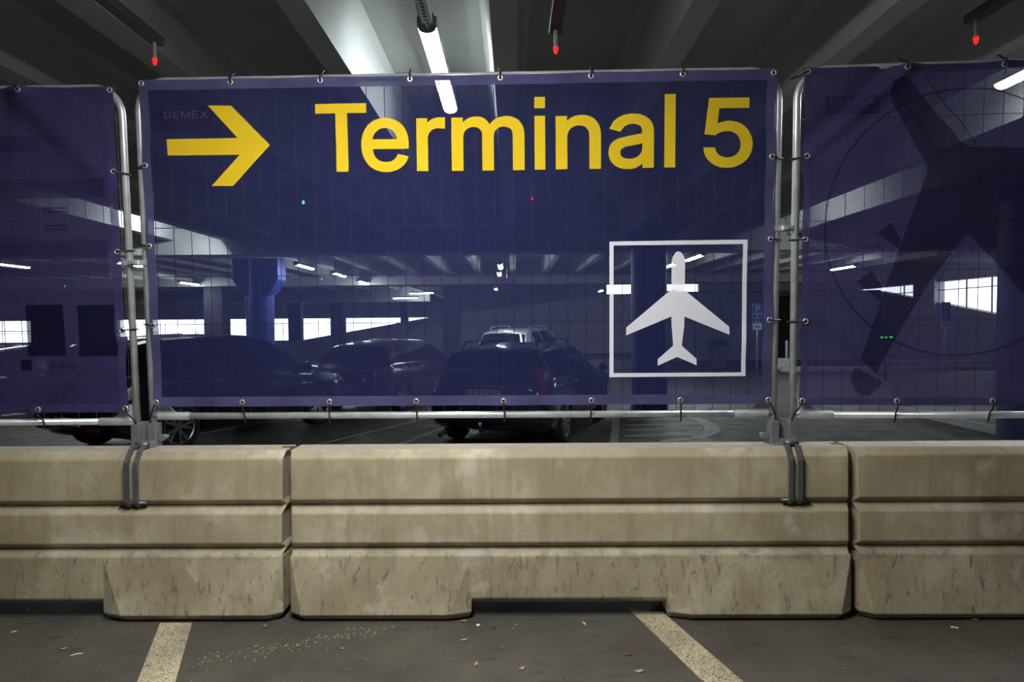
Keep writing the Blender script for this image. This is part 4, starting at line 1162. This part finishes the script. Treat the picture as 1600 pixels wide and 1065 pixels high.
car('dark saloon car behind the left banner', (-9.6, 13.6), HD(24), 4.5, 1.80, 1.44,
    [(-2.25, 0.86), (-2.18, 1.0), (-1.75, 1.05), (-1.0, 1.38), (-0.4, 1.44), (0.15, 1.42), (0.45, 1.35), (1.2, 0.98), (1.85, 0.90), (2.15, 0.78), (2.25, 0.60)],
    [(-2.25, 0.80), (-1.8, 0.98), (0.4, 0.95), (1.2, 0.91), (2.0, 0.78), (2.25, 0.55)], 2.7, 'car_black', spokes=5, wr=0.33,
    side_win=[(-1.2, -0.55, -0.03, 0.30), (-0.48, 0.08, -0.02, 0.0), (0.14, 1.02, -0.46, 0.0)], rear_win=(-1.62, -1.05), wind=(0.50, 1.16))

# ================================================================== signs and small far things
def p_sign(x, y, label):
    t = thing('parking_sign', label, 'sign', (x, y, ZF), 0, 'blue parking signs on posts')
    MB().tube([(0, 0.03, 0), (0, 0.03, 2.35)], 0.03, 10).build('post', 'galvanised', t, smooth=True)
    MB().box(-0.15, 0.15, -0.01, 0.01, 1.50, 2.35).build('backing', 'sign_white', t)
    MB().box(-0.14, 0.14, -0.014, -0.010, 2.04, 2.34).build('upper_field', 'sign_blue', t)
    MB().box(-0.14, 0.14, -0.014, -0.010, 1.72, 2.02).build('lower_field', 'sign_blue', t)
    for polys in glyph('P', -0.055, 2.09, 0.085, 2.29):
        fv, tri = flat_tris(polys)
        MB().add([(p[0], -0.016, p[1]) for p in fv], tri).build('letter', 'sign_white', t)
    m = MB()
    m.prism(ringpoly(0.0, 1.82, 0.055, 0.075, 20)[0], -0.0155, -0.0145)
    m.box(-0.035, -0.010, -0.0165, -0.0145, 1.84, 1.95).box(-0.035, 0.05, -0.0165, -0.0145, 1.85, 1.875)
    m.lathe([(0.022, -0.0165), (0.022, -0.0145)], (-0.02, 0, 1.975), n=12)
    m.build('wheelchair_symbol', 'sign_white', t)
    MB().lathe([(0.055, -0.0168), (0.055, -0.0160)], (0, 0, 1.82), n=20).build('symbol_centre', 'sign_blue', t)
    MB().box(-0.08, 0.08, -0.012, -0.010, 1.58, 1.62).build('text_bar', 'sign_grey', t)
p_sign(14.1, 22.2, 'blue disabled parking sign on post below right daylight opening')
p_sign(8.05, 22.4, 'blue disabled parking sign beside the airplane symbol frame')
t = thing('litter_bin', 'tall dark rectangular bin standing against the panelled wall', 'bin', (7.85, 25.95, ZF))
MB().box(-0.25, 0.25, -0.2, 0.2, 0, 0.86).build('body', 'sign_grey', t, bevel=0.02)
MB().box(-0.25, 0.25, 0.12, 0.2, 0.86, 1.10).build('back', 'sign_grey', t, bevel=0.01)
for s in (-1, 1):
    MB().box(s * 0.25 - 0.03, s * 0.25 + 0.03, -0.2, 0.2, 0.86, 1.08).build('hood_side', 'sign_grey', t, bevel=0.008)
MB().box(-0.28, 0.28, -0.22, 0.22, 1.06, 1.12).build('lid', 'sign_grey', t, bevel=0.01)
t = thing('barrier_block', 'small white plastic block with pole in the right fence gap', 'barrier', (10.12, 25.4, ZF))
MB().prism([(-0.35, 0), (-0.12, 0), (-0.08, 0.08), (0.08, 0.08), (0.12, 0), (0.35, 0), (0.28, 0.40), (-0.28, 0.40)], -0.15, 0.15).build('block', 'sign_white', t, bevel=0.02)
MB().tube([(0.10, 0, 0.40), (0.10, 0, 1.05)], 0.045, 12).build('pole', 'sign_white', t, smooth=True)
t = thing('arrow_sign', 'green illuminated arrow strip on a dark post behind right banner', 'sign', (10.95, 20.0, ZF))
MB().box(-0.26, 0.26, -0.03, 0.03, 1.18, 1.38).build('housing', 'black_plastic', t, bevel=0.01)
MB().tube([(0, 0.02, 0), (0, 0.02, 1.2)], 0.035, 10).build('post', 'dark_metal', t, smooth=True)
for k in range(3):
    x = -0.20 + 0.14 * k
    MB().prism([(x, 1.28), (x + 0.07, 1.32), (x + 0.07, 1.295), (x + 0.11, 1.295), (x + 0.11, 1.265), (x + 0.07, 1.265), (x + 0.07, 1.24)], -0.036, -0.030).build('arrow', 'led_green', t)

# ================================================================== litter on the near floor
def leaf(x, y, size, rot, mat, label, lobes=0, curl=0.3):
    n = 14
    vs = [(0, 0, 0.006)]
    for k in range(n):
        a = 2 * math.pi * k / n
        r_ = size * (1.0 if lobes == 0 else 0.75 + 0.35 * math.cos(lobes * a))
        px, py = r_ * math.cos(a), r_ * math.sin(a) * (0.5 if lobes == 0 else 0.85)
        vs.append((px, py, 0.003 + curl * size * (px / size) ** 2 * 0.6 + random.uniform(0, 0.004)))
    top = [(0, 1 + k, 1 + (k + 1) % n) for k in range(n)]
    m = MB().add(vs, top)
    m.add([(p[0], p[1], p[2] - 0.002) for p in vs], [(c, b, a) for a, b, c in top])
    for k in range(n):
        m.f.append((1 + k, 1 + (k + 1) % n, n + 2 + (k + 1) % n, n + 2 + k))
    t = thing('fallen_leaf', label, 'leaf', (x, y, 0), rot, 'fallen leaves on the near floor')
    m.build('blade', mat, t, smooth=True)
    MB().tube([(-size * 0.95, 0, 0.006), (-size * 1.35, size * 0.1, 0.004)], 0.0012, 5).build('stalk', mat, t)
    return t
def chip(x, y, s, mat, label, name='paint_chip', cat='litter'):
    bm = bmesh.new()
    bmesh.ops.create_icosphere(bm, subdivisions=2, radius=s)
    for v in bm.verts:
        v.co *= random.uniform(0.75, 1.15); v.co.z *= 0.55
    zmin = min(v.co.z for v in bm.verts)
    for v in bm.verts:
        v.co.z -= zmin
    me = bpy.data.meshes.new(name); bm.to_mesh(me); bm.free()
    o = link(name, me, mat); o.location = (x, y, 0)
    return tag(o, label, cat, 'crumbs on the near floor')
leaf(-0.252, 3.373, 0.016, 0.4, 'leaf_tan', 'small tan leaf scrap by left corner of middle barrier slot')
leaf(-0.103, 3.313, 0.019, 1.0, 'leaf_brown', 'small lobed brown leaf in front of barrier slot', 5)
leaf(0.007, 3.325, 0.010, 2.0, 'leaf_tan', 'tiny tan leaf scrap right of the lobed brown leaf')
leaf(-0.235, 3.173, 0.017, 0.3, 'leaf_yellow', 'yellow leaf on floor below left corner of slot')
leaf(-0.169, 2.943, 0.014, 1.4, 'leaf_yellow', 'yellow leaf scrap near the bottom edge left of centre')
leaf(0.032, 2.901, 0.015, 0.6, 'leaf_yellow', 'pale round leaf near the bottom edge at centre', 3)
leaf(0.503, 3.017, 0.018, 2.6, 'leaf_brown', 'brown leaf left of the right bay line')
leaf(0.530, 2.870, 0.020, 0.2, 'leaf_yellow', 'yellow-green leaf beside the right bay line near bottom edge')
leaf(2.282, 3.344, 0.018, 0.1, 'leaf_tan', 'tan leaf against foot of right barrier')
leaf(-0.790, 3.095, 0.010, 0.1, 'leaf_yellow', 'tiny yellow leaf scrap right of dark spot on floor')
leaf(-2.082, 3.118, 0.012, 0.4, 'leaf_yellow', 'dim yellow leaf scrap on floor at lower left')
chip(-0.179, 3.321, 0.010, 'chip_white', 'small white crumb beside the lobed brown leaf')
chip(-2.560, 3.551, 0.010, 'chip_white', 'white crumb under the left barrier slot')
chip(0.735, 3.515, 0.024, 'stone_grey', 'grey pebble in right corner of the barrier slot', 'pebble', 'stone')
chip(-1.230, 3.330, 0.012, 'stone_grey', 'dark pebble in front of the left barrier joint', 'pebble', 'stone')
rng = random.Random(11)
def butt(x, y, rot, tipm, label):
    t = thing('cigarette_butt', label, 'cigarette butt', (x, y, 0.0045), rot, 'cigarette butts')
    MB().tube([(-0.012, 0, 0), (0.008, 0, 0)], 0.0042, 8).build('paper', 'chip_white', t, smooth=True)
    MB().tube([(0.008, 0, 0), (0.020, 0, 0)], 0.0044, 8).build('filter', tipm, t, smooth=True)
butt(0.345, 3.332, 1.9, 'butt_orange', 'orange-tipped cigarette butt in front of the barrier slot')
butt(2.117, 3.255, -0.4, 'chip_white', 'white cigarette butt on floor at right')
for x, y, rot, r_, lb in ((-2.442, 3.295, 0.3, 0.012, 'small curled white scrap on floor at far left'), (-1.987, 3.062, 0.5, 0.024, 'thin straight white splinter on floor left of left bay line')):
    pts = [(-r_, 0, 0.003), (0, r_ * (0.5 if r_ < 0.02 else 0.05), 0.005), (r_, 0, 0.003)]
    o = tag(MB().tube(pts, [0.002, 0.003, 0.0015], 6).build('paper_scrap', 'chip_white'), lb, 'litter')
    o.location = (x, y, 0); o.rotation_euler = (0, 0, rot)
# a trail of paint flakes crossing from the left bay line towards the middle barrier: too many to count
m = MB()
for k in range(150):
    q = rng.random() ** 0.9
    x = -1.42 + 0.80 * q + rng.gauss(0, 0.045); y = 2.98 + 0.34 * q + rng.gauss(0, 0.025)
    s = rng.uniform(0.0010, 0.0045)
    a = rng.uniform(0, 3.14)
    c_, s_ = math.cos(a) * s, math.sin(a) * s
    m.prism([(x + c_, y + s_), (x - s_, y + c_ * 0.6), (x - c_, y - s_), (x + s_, y - c_ * 0.6)], 0.0, 0.0025, 'Z')
for k in range(420):
    x = rng.uniform(-2.6, 2.6); y = rng.uniform(2.3, 3.36); s = rng.uniform(0.0008, 0.003)
    m.prism([(x + s, y), (x, y + s * 0.7), (x - s, y), (x, y - s * 0.7)], 0.0, 0.002, 'Z')
o = tag(m.build('grit', 'chip_dull'), 'pale paint flakes and grit scattered over the near floor', 'grit')
o['kind'] = 'stuff'
